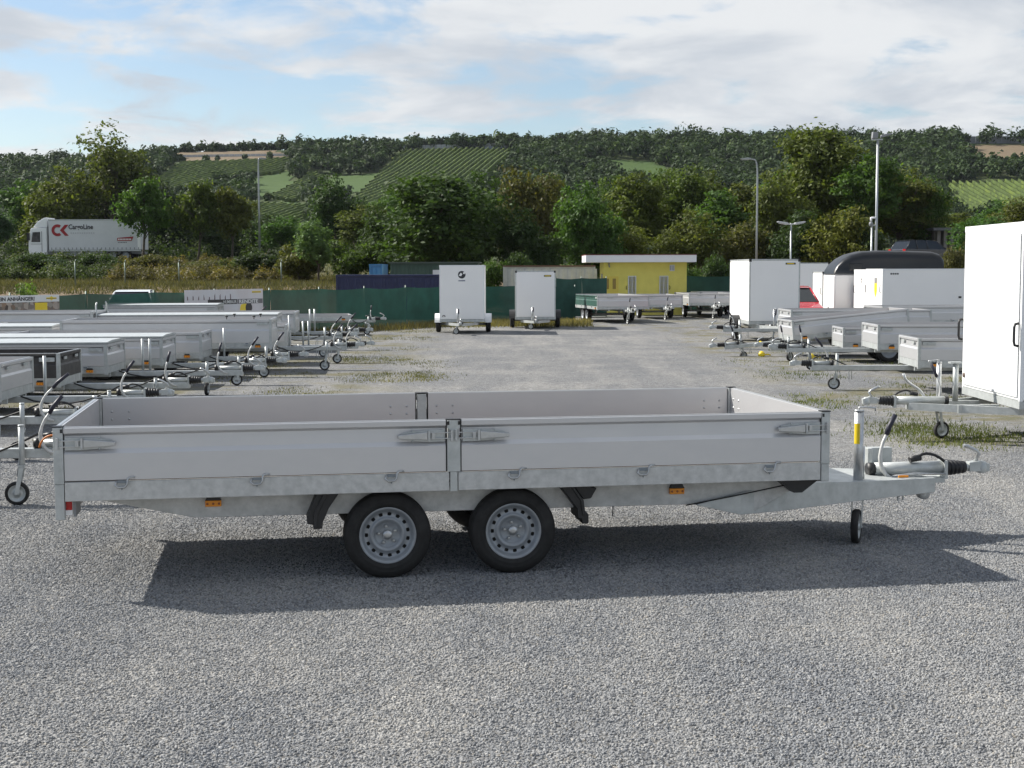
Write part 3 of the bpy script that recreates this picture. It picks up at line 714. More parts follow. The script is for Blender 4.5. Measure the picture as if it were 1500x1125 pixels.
def tyre(m, c, r, w, rim_r, n=44, side=-1, mi=0):
    """axis y; side -1: outer face towards -y"""
    s = side; hw = w / 2
    pr = [(rim_r, s * hw * .78), (rim_r + .012, s * hw * .98), (rim_r + (r - rim_r) * .25, s * hw * 1.02), (rim_r + (r - rim_r) * .30, s * hw * 1.06), (rim_r + (r - rim_r) * .36, s * hw * 1.02), ((rim_r + r) / 2, s * hw * 1.03), (rim_r + (r - rim_r) * .62, s * hw * 1.02), (rim_r + (r - rim_r) * .66, s * hw * .985), (r - .026, s * hw * .96), (r - .010, s * hw * .80)]
    gr = [.62, .58, .56, .52, .22, .18, .16, .12]
    for q in (1, -1):
        seq = gr if q == 1 else gr[::-1]
        for i, g in enumerate(seq):
            deep = (i % 4) in (1, 2)
            pr.append((r - .001 - (.007 if deep else 0), s * hw * g * q))
    pr += [(r - .010, -s * hw * .80), (r - .03, -s * hw * .97), ((rim_r + r) / 2, -s * hw * 1.04), (rim_r, -s * hw * .78)]
    if s > 0: pr = pr[::-1]
    return m.lathe(pr, c, n, mi)
def rim_mesh(m, c, rim_r, w, side=-1, holes=15, mi=0):
    s = side; hw = w / 2
    def L(pr): 
        m.lathe(pr if s < 0 else pr[::-1], c, 60, mi)
    # flange, well and outer dish
    L([(rim_r + .010, s * hw * .80), (rim_r + .012, s * hw * .86), (rim_r + .002, s * hw * .90), (rim_r - .012, s * hw * .84), (rim_r - .020, s * hw * .60), (rim_r - .030, s * hw * .50)])
    ra, rb, rc, rdd = rim_r - .030, rim_r - .036, rim_r - .054, rim_r - .064
    ya = {ra: .50, rb: .46, rc: .46, rdd: .50}
    per = 4; n = holes * per; ring = [ra, rb, rc, rdd]; v = []
    for i, rr in enumerate(ring):
        for j in range(n):
            q = j % per; a = 2 * math.pi * (j / n)
            if i in (1, 2) and q in (1, 3): a += (0.12 if q == 1 else -0.12) * 2 * math.pi / n
            r2 = rr
            if q == 2 and i == 1: r2 += .003
            if q == 2 and i == 2: r2 -= .003
            v.append((c[0] + r2 * math.cos(a), c[1] + s * hw * ya[rr], c[2] + r2 * math.sin(a)))
    f = []
    for i in range(3):
        for j in range(n):
            if i == 1 and j % per in (1, 2): continue
            q = (i * n + j, i * n + (j + 1) % n, (i + 1) * n + (j + 1) % n, (i + 1) * n + j)
            f.append(q if s < 0 else q[::-1])
    m.add(v, f, mi, True)
    r0 = rdd
    L([(r0, s * hw * .50), (r0 - .008, s * hw * .58), (r0 - .020, s * hw * .60), (r0 - .034, s * hw * .44), (r0 - .042, s * hw * .36), (.036, s * hw * .35), (.001, s * hw * .35)])
    # dark back of the wheel seen through the holes
    return m
def wheel(parent, c, r=0.294, w=0.185, rim_r=0.172, side=-1, detail=True):
    m = MB(); tyre(m, (0, 0, 0), r, w, rim_r, 48 if detail else 28, side)
    m.lathe([(rim_r, side * w * .12), (.001, side * w * .12)] if side < 0 else [(.001, side * w * .12), (rim_r, side * w * .12)], (0, 0, 0), 24)
    t = m.build('wheel', RUBBER, parent, loc=c)
    m = MB()
    if detail: rim_mesh(m, (0, 0, 0), rim_r, w, side)
    else:
        s, hw = side, w / 2
        pr = [(rim_r + .008, s * hw * .8), (rim_r + .004, s * hw * .92), (rim_r - .015, s * hw * .84), (rim_r - .03, s * hw * .4), (rim_r * .6, s * hw * .55), (rim_r * .35, s * hw * .35), (.001, s * hw * .35)]
        m.lathe(pr if s < 0 else pr[::-1], (0, 0, 0), 28)
    m.build('rim', RIM, t)
    hw = w / 2
    m = MB(); pr = [(.033, side * hw * .34), (.033, side * hw * .62), (.029, side * hw * .68), (.014, side * hw * .72), (.001, side * hw * .72)]
    m.lathe(pr if side < 0 else pr[::-1], (0, 0, 0), 20); m.build('hub_cap', CHROME, t)
    if detail:
        for k in range(5):
            a = math.pi * (0.5 + 0.4 * k) + 0.15; m = MB()
            pr = [(.012, side * hw * .34), (.012, side * hw * .52), (.008, side * hw * .60), (.001, side * hw * .61)]
            m.lathe(pr if side < 0 else pr[::-1], (.058 * math.cos(a), 0, .058 * math.sin(a)), 6, smooth=False); m.build('wheel_bolt', CHROME, t)
    return t
def jockey(parent, c, top, z_ground=0.0, r=0.11, ang=0.0, crank=True, turn=0.5, sticker=False, rp=.030):
    """support wheel: post tube, fork, little wheel turned about z by 'turn'"""
    x, y = c; m = MB()
    m.tube([(x, y, r * 2 + .10), (x, y, top)], rp, 14)
    m.tube([(x, y, top), (x, y, top + .012)], [rp + .003, rp], 14)
    if crank: m.tube([(x, y, top + .012), (x, y, top + .03), (x + .05, y, top + .032), (x + .13, y, top + .022), (x + .13, y, top + .0)], .007, 6)
    p = m.build('jockey_post', CHROME if crank else ZINC, parent)
    if sticker:
        m = MB(); M = Matrix.Translation((x, y, 0)); vs = []; n = 8
        for z in (top - .09, top - .245):
            for j in range(n + 1):
                a = math.pi * (1.02 + .42 * j / n); vs.append(((rp + .0012) * math.cos(a), (rp + .0012) * math.sin(a), z))
        m.add(vs, [(j, j + 1 + 0, j + n + 2, j + n + 1) for j in range(n)], M=M); m.build('sticker', YELLOW, p)
    Mt = Matrix.Translation((x, y, 0)) @ Matrix.Rotation(turn, 4, 'Z')
    m = MB(); ox = -.05
    for s in (-1, 1):
        m.prism([(0 - .02, r * 2 + .14), (0 + .02, r * 2 + .14), (ox + .018, z_ground + r - .01), (ox - .018, z_ground + r - .01)], 'y', s * .036, s * .041, M=Mt)
    m.box(-.025, .025, -.041, .041, r * 2 + .125, r * 2 + .145, M=Mt)
    m.tube([(ox, -.045, z_ground + r), (ox, .045, z_ground + r)], .008, 8, M=Mt)
    m.build('fork', ZINC, p)
    m = MB(); pr = [(r * .72, -.024), (r * .8, -.028), (r * .94, -.026), (r, -.014), (r, .014), (r * .94, .026), (r * .8, .028), (r * .72, .024)]
    m.lathe(pr, (ox, 0, z_ground + r), 28, close=True, M=Mt); w = m.build('jockey_tyre', RUBBER, p)
    m = MB(); m.lathe([(r * .74, -.020), (r * .66, -.022), (r * .6, -.008), (r * .25, -.012), (r * .22, -.03), (.001, -.03)], (ox, 0, z_ground + r), 24, M=Mt)
    m.lathe([(.001, .03), (r * .22, .03), (r * .25, .012), (r * .6, .008), (r * .66, .022), (r * .74, .020)], (ox, 0, z_ground + r), 24, M=Mt)
    m.build('jockey_rim', ZINC, p)
    return p
def bezier(p, n=8):
    out = []
    p = [Vector(q) for q in p]
    for i in range(n + 1):
        t = i / n
        if len(p) == 3: out.append(p[0] * (1 - t) ** 2 + p[1] * 2 * t * (1 - t) + p[2] * t * t)
        else: out.append(p[0] * (1 - t) ** 3 + p[1] * 3 * t * (1 - t) ** 2 + p[2] * 3 * t * t * (1 - t) + p[3] * t ** 3)
    return out
def coupling(parent, x, y, z, tube=0.55, lever=True, rad=.052, tilt=0.0):
    """overrun tube from x to x+tube, bellows, ball coupling, hand brake lever"""
    m = MB(); m.tube([(x, y, z), (x + tube, y, z)], rad, 18); m.box(x + tube - .03, x + tube - .002, y - .062, y + .062, z - .085, z + .058)
    m.box(x + .03, x + .10, y - .06, y + .06, z - .10, z - .045)
    m.build('overrun_tube', ZINC, parent)
    m = MB(); m.lathe([(.001, 0), (.053, 0), (.053, .05), (.001, .05)][::-1], (x - .05, y, z), 16, axis='x'); m.build('rear_bush', BLACK, parent)
    m = MB(); pr = []
    for k in range(5): pr += [(.066 - .004 * k, .004 + .034 * k), (.066 - .004 * k, .018 + .034 * k), (.046, .026 + .034 * k), (.046, .032 + .034 * k)]
    m.lathe([(.001, 0)] + pr + [(.001, .172)], (x + tube, y, z - .002), 18, axis='x'); m.build('bellows', BLACK, parent)
    hx = x + tube + .165
    m = MB(); m.tube([(hx - .01, y, z - .004), (hx + .07, y, z)], [.030, .026], 14)
    m.prism([(hx + .03, z - .036), (hx + .20, z - .040), (hx + .205, z + .020), (hx + .12, z + .048), (hx + .03, z + .036)], 'y', y - .034, y + .034)
    m.lathe([(.001, -.05), (.040, -.05), (.046, -.01), (.036, .035), (.001, .046)], (hx + .15, y, z), 16, axis='z')
    cp = m.build('coupling_head', ZINC, parent, bevel=.004)
    m = MB(); m.tube([(hx + .09, y, z + .04), (hx + .125, y, z + .10), (hx + .10, y, z + .125), (hx + .02, y, z + .165), (hx - .01, y, z + .168)], [.016, .016, .014, .016, .014], 8); m.build('release_handle', CHROME, cp)
    m = MB(); m.tube(bezier([(x + tube - .02, y - .04, z + .05), (x + tube - .14, y - .05, z + .15), (x + tube - .24, y - .04, z + .13), (x + tube - .26, y - .03, z + .06)]), .012, 7); m.tube([(x + tube - .31, y - .03, z + .072), (x + tube - .22, y - .03, z + .088)], [.024, .026], 10)
    m.build('plug_cable', BLACK, parent)
    if lever:
        m = MB(); pts = bezier([(x + .17, y - .075, z - .085), (x + .0, y - .085, z - .06), (x - .02, y - .085, z + .13), (x + .045 + tilt, y - .085, z + .28)], 8)
        m.tube(pts, [.017] * 6 + [.013] * 3, 7); lv = m.build('handbrake_lever', ZINCW, parent)
        e = pts[-1]; m = MB(); m.tube([e, e + Vector((.015 + tilt * .3, 0, .06)), e + Vector((.05 + tilt, 0, .155))], [.019, .021, .018], 9); m.build('lever_grip', material('dark_grip', (0.016, 0.016, 0.03), .5), lv)
    return cp
def marker(parent, x, y, z, n=(0, -1), w=.105, h=.05):
    m = MB()
    if n[0] == 0: 
        s = n[1]; y0, y1 = sorted((y, y + s * .03)); m.box(x - w / 2, x + w / 2, y0, y1, z - h * .5, z + h * .32)
        b = MB(); b.prism([(x - w * .5, z + h * .34), (x + w * .5, z + h * .34), (x + w * .36, z + h * .9), (x - w * .36, z + h * .9)], 'y', y0, y1)
        lens = m.build('marker_lamp', ORANGE, parent, bevel=.004); b.build('lamp_bracket', BLACK, lens)
        q = MB()
        for k in (-.36, 0, .36): q.lathe([(.008, -.003), (.001, -.004)], (x + k * w, y0 + .0, z - h * .1), 8)
        q.build('lamp_screw', material('lens_dark_orange', (.30, .07, .01), .4), lens)  # screw discs in a darker orange than the lens
    else:
        s = n[0]; x0, x1 = sorted((x, x + s * .03)); m.box(x0, x1, y - w / 2, y + w / 2, z - h / 2, z + h / 2); m.build('marker_lamp', ORANGE, parent)
def latch(parent, x, y, z, d=1, s=-1):
    """over-centre latch on a face looking to s*y: hook end at x, lever runs along d*x"""
    def X(a): return x + d * a
    def pr(m, pts, y0, y1): m.prism([(X(a), z + c) for a, c in pts], 'y', y + s * y0, y + s * y1)
    m = MB(); pr(m, [(0.0, -.042), (.10, -.043), (.20, -.036), (.285, -.024), (.285, .020), (.20, .034), (.0, .040)], -.002, .006)
    for q in (-.034, .034): m.lathe([(.007, 0), (.006, s * .012), (.001, s * .013)], (X(.215), y + s * .004, z + q), 8)
    base = m.build('latch', ZINC, parent, bevel=.002)
    m = MB(); pr(m, [(.115, -.027), (.31, -.017), (.315, .010), (.115, .029)], .010, .030); m.build('latch_lever', CHROME, base, bevel=.005)
    m = MB(); pr(m, [(.10, -.032), (.114, -.032), (.114, .034), (.10, .034)], .008, .034); pr(m, [(.066, -.022), (.088, -.022), (.088, .022), (.066, .022)], .008, .024)
    for q in (-.022, .016): pr(m, [(-.045, q), (.10, q), (.10, q + .007), (-.045, q + .007)], .012, .020)
    pr(m, [(-.052, -.036), (-.038, -.036), (-.038, .038), (-.052, .038)], .008, .030)
    m.build('latch_hook', ZINCW, base, bevel=.002)
    return base
def lash_ring(parent, x, y, z, s=-1):
    """fold-down ring in a pressed cup: dark slot, bright bow, spring tail"""
    m = MB(); m.box(x - .028, x + .028, *sorted((y, y + s * .012)), z + .002, z + .020); m.prism([(x - .008, z - .026), (x + .010, z - .026), (x + .002, z - .046)], 'y', y + s * .001, y + s * .008)
    cup = m.build('lashing_ring', material('ring_steel', (.20, .23, .26), .4, .6), parent)
    m = MB(); m.tube([(x - .030, y + s * .012, z + .012), (x - .040, y + s * .018, z - .008), (x - .022, y + s * .02, z - .026), (x + .022, y + s * .02, z - .024), (x + .036, y + s * .018, z - .006), (x + .040, y + s * .014, z + .028), (x + .052, y + s * .010, z + .038), (x + .085, y + s * .006, z + .038)], .0065, 6)
    m.build('ring_bow', CHROME, cup)
    return cup

# ================================================================== THE LONG FLATBED TRAILER
X0, Y0, YAW = -2.9137, 8.8206, 0.1673
TL, TW = 5.2, 2.10
main = empty('flatbed_trailer', (X0, Y0, 0), YAW)
tag(main, 'long empty tandem axle flatbed trailer with silver drop sides, alone on the gravel in front', 'trailer')
ZT, ZB, ZS = 1.083, 0.738, 0.606
MIDA, MIDB = 2.513, 2.609
def both(fn):
    for s in (-1, 1): fn(s, 0.0 if s < 0 else TW)
# drop sides
for (a0, a1, lab) in ((0.066, MIDA - .004, 'rear'), (MIDB + .004, TL - .066, 'front')):
    m = MB(); board(m, (a0, 0.006), (a1, 0.006), ZB, ZT - .002); sb = m.build('side_board', ALU, main, bevel=.0015)
    m = MB(); m.box(a0 + .002, a1 - .002, .0065, .030, ZT - .0015, ZT + .0015); m.build('top_edge', CHROME, sb)
    if lab == 'rear': latch(sb, .072, .006, .978, 1); latch(sb, MIDA - .012, .006, .978, -1)
    else: latch(sb, MIDB + .012, .006, .978, 1); latch(sb, TL - .072, .006, .972, -1)
    m = MB(); board(m, (a1, TW - .006), (a0, TW - .006), ZB, ZT - .002); sb = m.build('side_board', ALU, main, bevel=.0015)
    for c in ((a0 + .07, a0 + .20) if lab == 'rear' else (a1 - .20, a1 - .07)) + ((a1 - .20, a1 - .07) if lab == 'rear' else (a0 + .07, a0 + .20)):
        for z in (ZT - .105, ZT - .165):
            q = MB(); q.lathe([(.001, -.006), (.006, -.005), (.009, 0)], (c, TW - .0442, z), 10); q.build('rivet', CHROME, sb)
    m = MB(); m.box(a0 + .002, a1 - .002, TW - .030, TW - .0065, ZT - .0015, ZT + .0015); m.build('top_edge', CHROME, sb)
# tailgate and front wall
m = MB(); board(m, (0.006, TW - .066), (0.006, 0.066), ZB, ZT - .002); tg = m.build('tailgate', ALU, main, bevel=.0015)
m = MB(); m.box(.0065, .030, .068, TW - .068, ZT - .0015, ZT + .0015); m.build('top_edge', CHROME, tg)
m = MB(); board(m, (TL - .006, 0.066), (TL - .006, TW - .066), ZB, ZT - .002); fb = m.build('front_board', ALU, main, bevel=.0015)
m = MB(); m.box(TL - .030, TL - .0065, .068, TW - .068, ZT - .0015, ZT + .0015); m.build('top_edge', CHROME, fb)
m = MB(); m.box(TL - .058, TL - .0445, .09, TW - .09, .86, .868); m.build('board_step', ALU, fb)
for c in (TW - .14, TW - .27):
    for z in (ZT - .09, ZT - .16):
        q = MB(); q.lathe([(.001, -.005), (.006, -.004), (.009, 0)], (TL - .0442, c, z), 10, axis='x'); q.build('rivet', CHROME, fb)
# corner and middle posts with black gaskets and caps
for a in (0.0, TL - .062):
    for s in (-1, 1):
        y0 = 0.0 if s < 0 else TW - .062
        m = MB(); m.box(a, a + .062, y0, y0 + .062, ZB - .02, ZT); p = m.build('corner_post', ZINC, main, bevel=.004)
        m = MB(); m.box(a - .002, a + .064, y0 - .002, y0 + .064, ZT + .0005, ZT + .007); m.build('post_cap', BLACK, p)
        m = MB(); low = .487 if a == 0 else ZS - .012
        m.box(a + .003, a + .060, y0 + .003, y0 + .058, low, ZB - .021); m.build('post_foot', ZINC, p, bevel=.004)
        ga = a + .0625 if a == 0 else a - .0045; gy = y0 + .012 if s < 0 else y0 + .03
        m = MB(); m.box(ga, ga + .004, gy, gy + .02, ZB + .01, ZT - .03); m.build('gasket', BLACK, p)
        sx = a + .046 if a == 0 else a + .004
        m = MB(); m.box(sx, sx + .014, y0 - .003 if s < 0 else y0 + .059, y0 + .003 if s < 0 else y0 + .065, ZT - .035, ZT - .012); m.build('rubber_stop', BLACK, p)
for s in (-1, 1):
    yf = 0.0 if s < 0 else TW; d = 1 if s < 0 else -1
    def yy(t): return yf + d * t
    m = MB()
    prof = [(MIDA + .004, ZB - .004), (MIDB - .004, ZB - .004), (MIDB - .004, .952), (MIDB - .026, .966), (MIDB - .026, 1.012), (MIDB - .006, 1.026), (MIDB - .006, 1.048), (MIDB - .016, 1.076), (MIDA + .016, 1.076), (MIDA + .006, 1.048), (MIDA + .006, 1.026), (MIDA + .026, 1.012), (MIDA + .026, .966), (MIDA + .004, .952)]
    m.prism(prof, 'y', yy(-.003), yy(.010)); m.box(MIDA + .012, MIDB - .012, *sorted((yy(.011), yy(.060))), ZB, 1.072)
    p = m.build('middle_post', ZINC, main, bevel=.002)
    m = MB(); m.box(MIDA - .002, MIDB + .002, *sorted((yy(-.001), yy(.045))), 1.078, 1.086); m.box(MIDA - .0035, MIDA + .0035, *sorted((yy(.002), yy(.03))), ZB, 1.077); m.box(MIDB - .0035, MIDB + .0035, *sorted((yy(.002), yy(.03))), ZB, 1.077)
    for q in (MIDA + .011, MIDB - .011): m.box(q - .008, q + .008, *sorted((yy(-.008), yy(-.0035))), 1.048, 1.072)
    m.build('gasket', BLACK, p)
    m = MB(); m.box(MIDA + .024, MIDB - .024, *sorted((yy(.001), yy(.02))), ZS - .003, ZB - .006); m.build('post_foot', ZINC, p)
# outer frame
for s in (-1, 1):
    y0, y1 = (.006, .05) if s < 0 else (TW - .05, TW - .006)
    for a0, a1 in ((.064, MIDA + .018), (MIDB - .018, TL - .064)):
        m = MB(); m.box(a0, a1, y0, y1, ZS, ZB - .010); sr = m.build('side_rail', ZINCW, main, bevel=.003)
    for a, z in ((.416, .716), (1.268, .712), (2.143, .708), (2.967, .706), (3.859, .703), (4.76, .700)):
        lash_ring(main, a, y0 if s < 0 else y1, z, s)
for a0, a1 in ((.006, .05), (TL - .05, TL - .006)):
    m = MB(); m.box(a0, a1, .064, TW - .064, ZS, ZB - .004); m.build('end_rail', ZINCW, main, bevel=.003)
m = MB(); m.box(.051, TL - .051, .051, TW - .051, ZB - .022, ZB - .002); m.build('floor', PLY, main)
for k in range(7):
    a = .35 + k * .74; m = MB(); m.box(a, a + .05, .052, TW - .052, ZS + .03, ZB - .024); m.build('crossmember', ZINCW, main)
# long beams, drawbar arms
for s in (-1, 1):
    y0, y1 = (.22, .262) if s < 0 else (TW - .262, TW - .22)
    m = MB(); m.prism([(.14, ZS - .003), (.14, .575), (.27, .572), (.80, .452), (.88, .440), (4.28, .425), (4.62, .345), (4.72, .352), (5.0, .50), (5.02, ZS - .003)], 'y', y0, y1); bm_ = m.build('long_beam', ZINCW, main, bevel=.004)
    # folded arm running in to the coupling
    Q = (lambda q: q) if s < 0 else (lambda q: TW - q)
    m = MB(); A = [(4.30, Q(.195), .424, .430), (4.62, Q(.205), .345, .50), (4.95, Q(.31), .343, .548), (5.35, Q(.50), .338, .514), (5.70, Q(.68), .332, .480), (6.42, Q(.88), .348, .460)]
    v = []
    for a, y, zl, zh in A: v += [(a, y - .02, zl), (a, y + .02, zl), (a, y + .02, zh), (a, y - .02, zh)]
    f = [(0, 1, 2, 3)[::-1], tuple(range(20, 24))]
    f[0] = (3, 2, 1, 0)
    for i in range(5):
        for j in range(4): f.append((i * 4 + j, i * 4 + (j + 1) % 4, (i + 1) * 4 + (j + 1) % 4, (i + 1) * 4 + j))
    m.add(v, f); m.build('drawbar_arm', ZINC, main, bevel=.003)
m = MB(); M_ = Matrix.Translation((5.40, 0, .500)) @ Matrix.Rotation(.045, 4, 'Y'); m.prism([(0, .54), (0, TW - .54), (.32, TW - .70), (1.0, TW - .88), (1.0, .88), (.32, .70)], 'z', -.012, -.004, M=M_); m.build('drawbar_plate', ZINC, main)
m = MB(); m.box(6.37, 6.41, .902, TW - .902, .352, .450); m.build('drawbar_end', ZINC, main)
m = MB(); m.prism([(4.86, ZS - .006), (5.17, ZS - .006), (5.04, .505), (4.98, .505)], 'y', .10, .20); m.build('wedge_bracket', BLACK, main)
m = MB(); m.tube([(4.22, .19, .424), (4.60, .17, .49), (4.96, .12, .565)], .005, 6); m.build('brake_cable', BLACK, main)
m = MB(); m.tube([(3.70, .21, .43), (3.70, .21, .36)], .004, 6); m.build('hanging_wire', BLACK, main)
for a, yb in ((6.08, .82), (6.13, .84)):
    m = MB(); m.box(a, a + .012, yb - .03, yb - .015, .30, .36); m.build('cable_lug', ZINCW, main)
m = MB(); m.lathe([(.001, -.03), (.045, -.03), (.045, .03), (.001, .03)], (6.34, .90, .335), 14); m.build('tie_eye', ZINCW, main)
# axles and wheels
for k, a in enumerate((2.127, 2.984)):
    m = MB(); m.tube([(a - .11, .28, .33), (a - .11, TW - .28, .33)], .045, 12); m.box(a - .14, a - .08, .265, .30, .33, .43); m.box(a - .14, a - .08, TW - .30, TW - .265, .33, .43)
    for s in (-1, 1):
        yq = .255 if s < 0 else TW - .255
        m.prism([(a - .15, .37), (a - .08, .38), (a + .05, .31), (a + .03, .25), (a - .02, .26)], 'y', yq - .03, yq + .03)
    m.build('axle', ZINCW, main)
    wheel(main, (a, .205, .295), .295, .185, .186, -1)
    wheel(main, (a, TW - .205, .295), .295, .185, .186, 1)
# mudguard flaps: pressed plastic strips that come down at either end of the wheels
for s in (-1, 1):
    yb0 = .07 if s < 0 else TW - .32
    for poly, rib in (([(1.655, ZS - .006), (1.805, ZS - .006), (1.735, .50), (1.695, .405), (1.690, .362), (1.632, .362), (1.628, .392), (1.592, .396), (1.588, .44)], [(1.70, ZS - .006), (1.735, ZS - .006), (1.665, .47), (1.655, .362), (1.632, .362), (1.635, .47)]),
                      ([(3.30, ZS - .006), (3.385, ZS - .006), (3.45, .52), (3.475, .43), (3.50, .40), (3.500, .338), (3.455, .338), (3.448, .372), (3.425, .372), (3.42, .44)], [(3.37, ZS - .006), (3.392, ZS - .006), (3.462, .50), (3.475, .40), (3.455, .40), (3.44, .50)])):
        m = MB(); m.prism(poly, 'y', yb0 + .012, yb0 + .25); mg = m.build('mudguard', BLACK, main, bevel=.006)
        m = MB(); m.prism(rib, 'y', yb0, yb0 + .0115); m.build('mudguard_rib', BLACK, mg, bevel=.003)
    if s < 0:
        m = MB(); m.prism([(3.395, ZS - .008), (3.50, ZS - .008), (3.565, .575), (3.525, .505), (3.47, .500)], 'y', .12, .19); m.build('chock_holder', BLACK, main, bevel=.006)
# wheel-house plates behind the tyres
for s in (-1, 1):
    yb = .36 if s < 0 else TW - .36
    m = MB(); m.box(1.75, 3.35, yb, yb + .012, .47, ZS); m.build('inner_plate', ZINCW, main)
marker(main, .98, .219, .540); marker(main, 4.157, .219, .530)
# tail light board
m = MB(); m.box(.05, .105, .06, .075 + TW - .15, .52, .60); m.build('light_board', ZINCW, main)
for s in (-1, 1):
    y0 = .05 if s < 0 else TW - .29
    m = MB(); m.box(.062, .100, y0, y0 + .24, .541, .604); tl = m.build('tail_light', RED, main, bevel=.004)
    m = MB(); m.box(.060, .101, y0, y0 + .24, .512, .544); m.build('reversing_lens', LENSW, tl)
    m = MB(); m.box(.106, .122, y0 + .01, y0 + .23, .50, .60); m.build('lamp_back', GREYP, tl)
# front gear
jockey(main, (5.745, .765), 1.0, 0.0, .13, turn=1.02, sticker=True, rp=.036)
m = MB(); m.box(5.70, 5.79, .73, .80, .34, .47); m.build('jockey_clamp', ZINC, main)
m = MB(); m.tube([(5.80, .80, .47), (5.80, .80, .73)], .012, 8); m.build('clamp_rod', CHROME, main)
coupling(main, 5.995, 1.05, .512, tube=.595, tilt=.02)
m = MB(); m.box(6.02, 6.20, 1.16, 1.24, .46, .665); m.box(5.98, 6.02, 1.12, 1.26, .46, .665); m.build('tool_bracket', ZINC, main, bevel=.004)
m = MB(); m.prism([(6.05, .452), (6.56, .440), (6.56, .40), (6.05, .41)], 'y', .98, 1.12); m.build('drawbar_tongue', ZINC, main)
m = MB(); m.tube([(6.10, .93, .47), (6.30, .95, .485), (6.56, .97, .47)], .009, 6); m.build('brake_rod', CHROME, main)
m = MB(); m.box(6.14, 6.22, .905, .915, .462, .477); m.build('reflector', ORANGE, main)
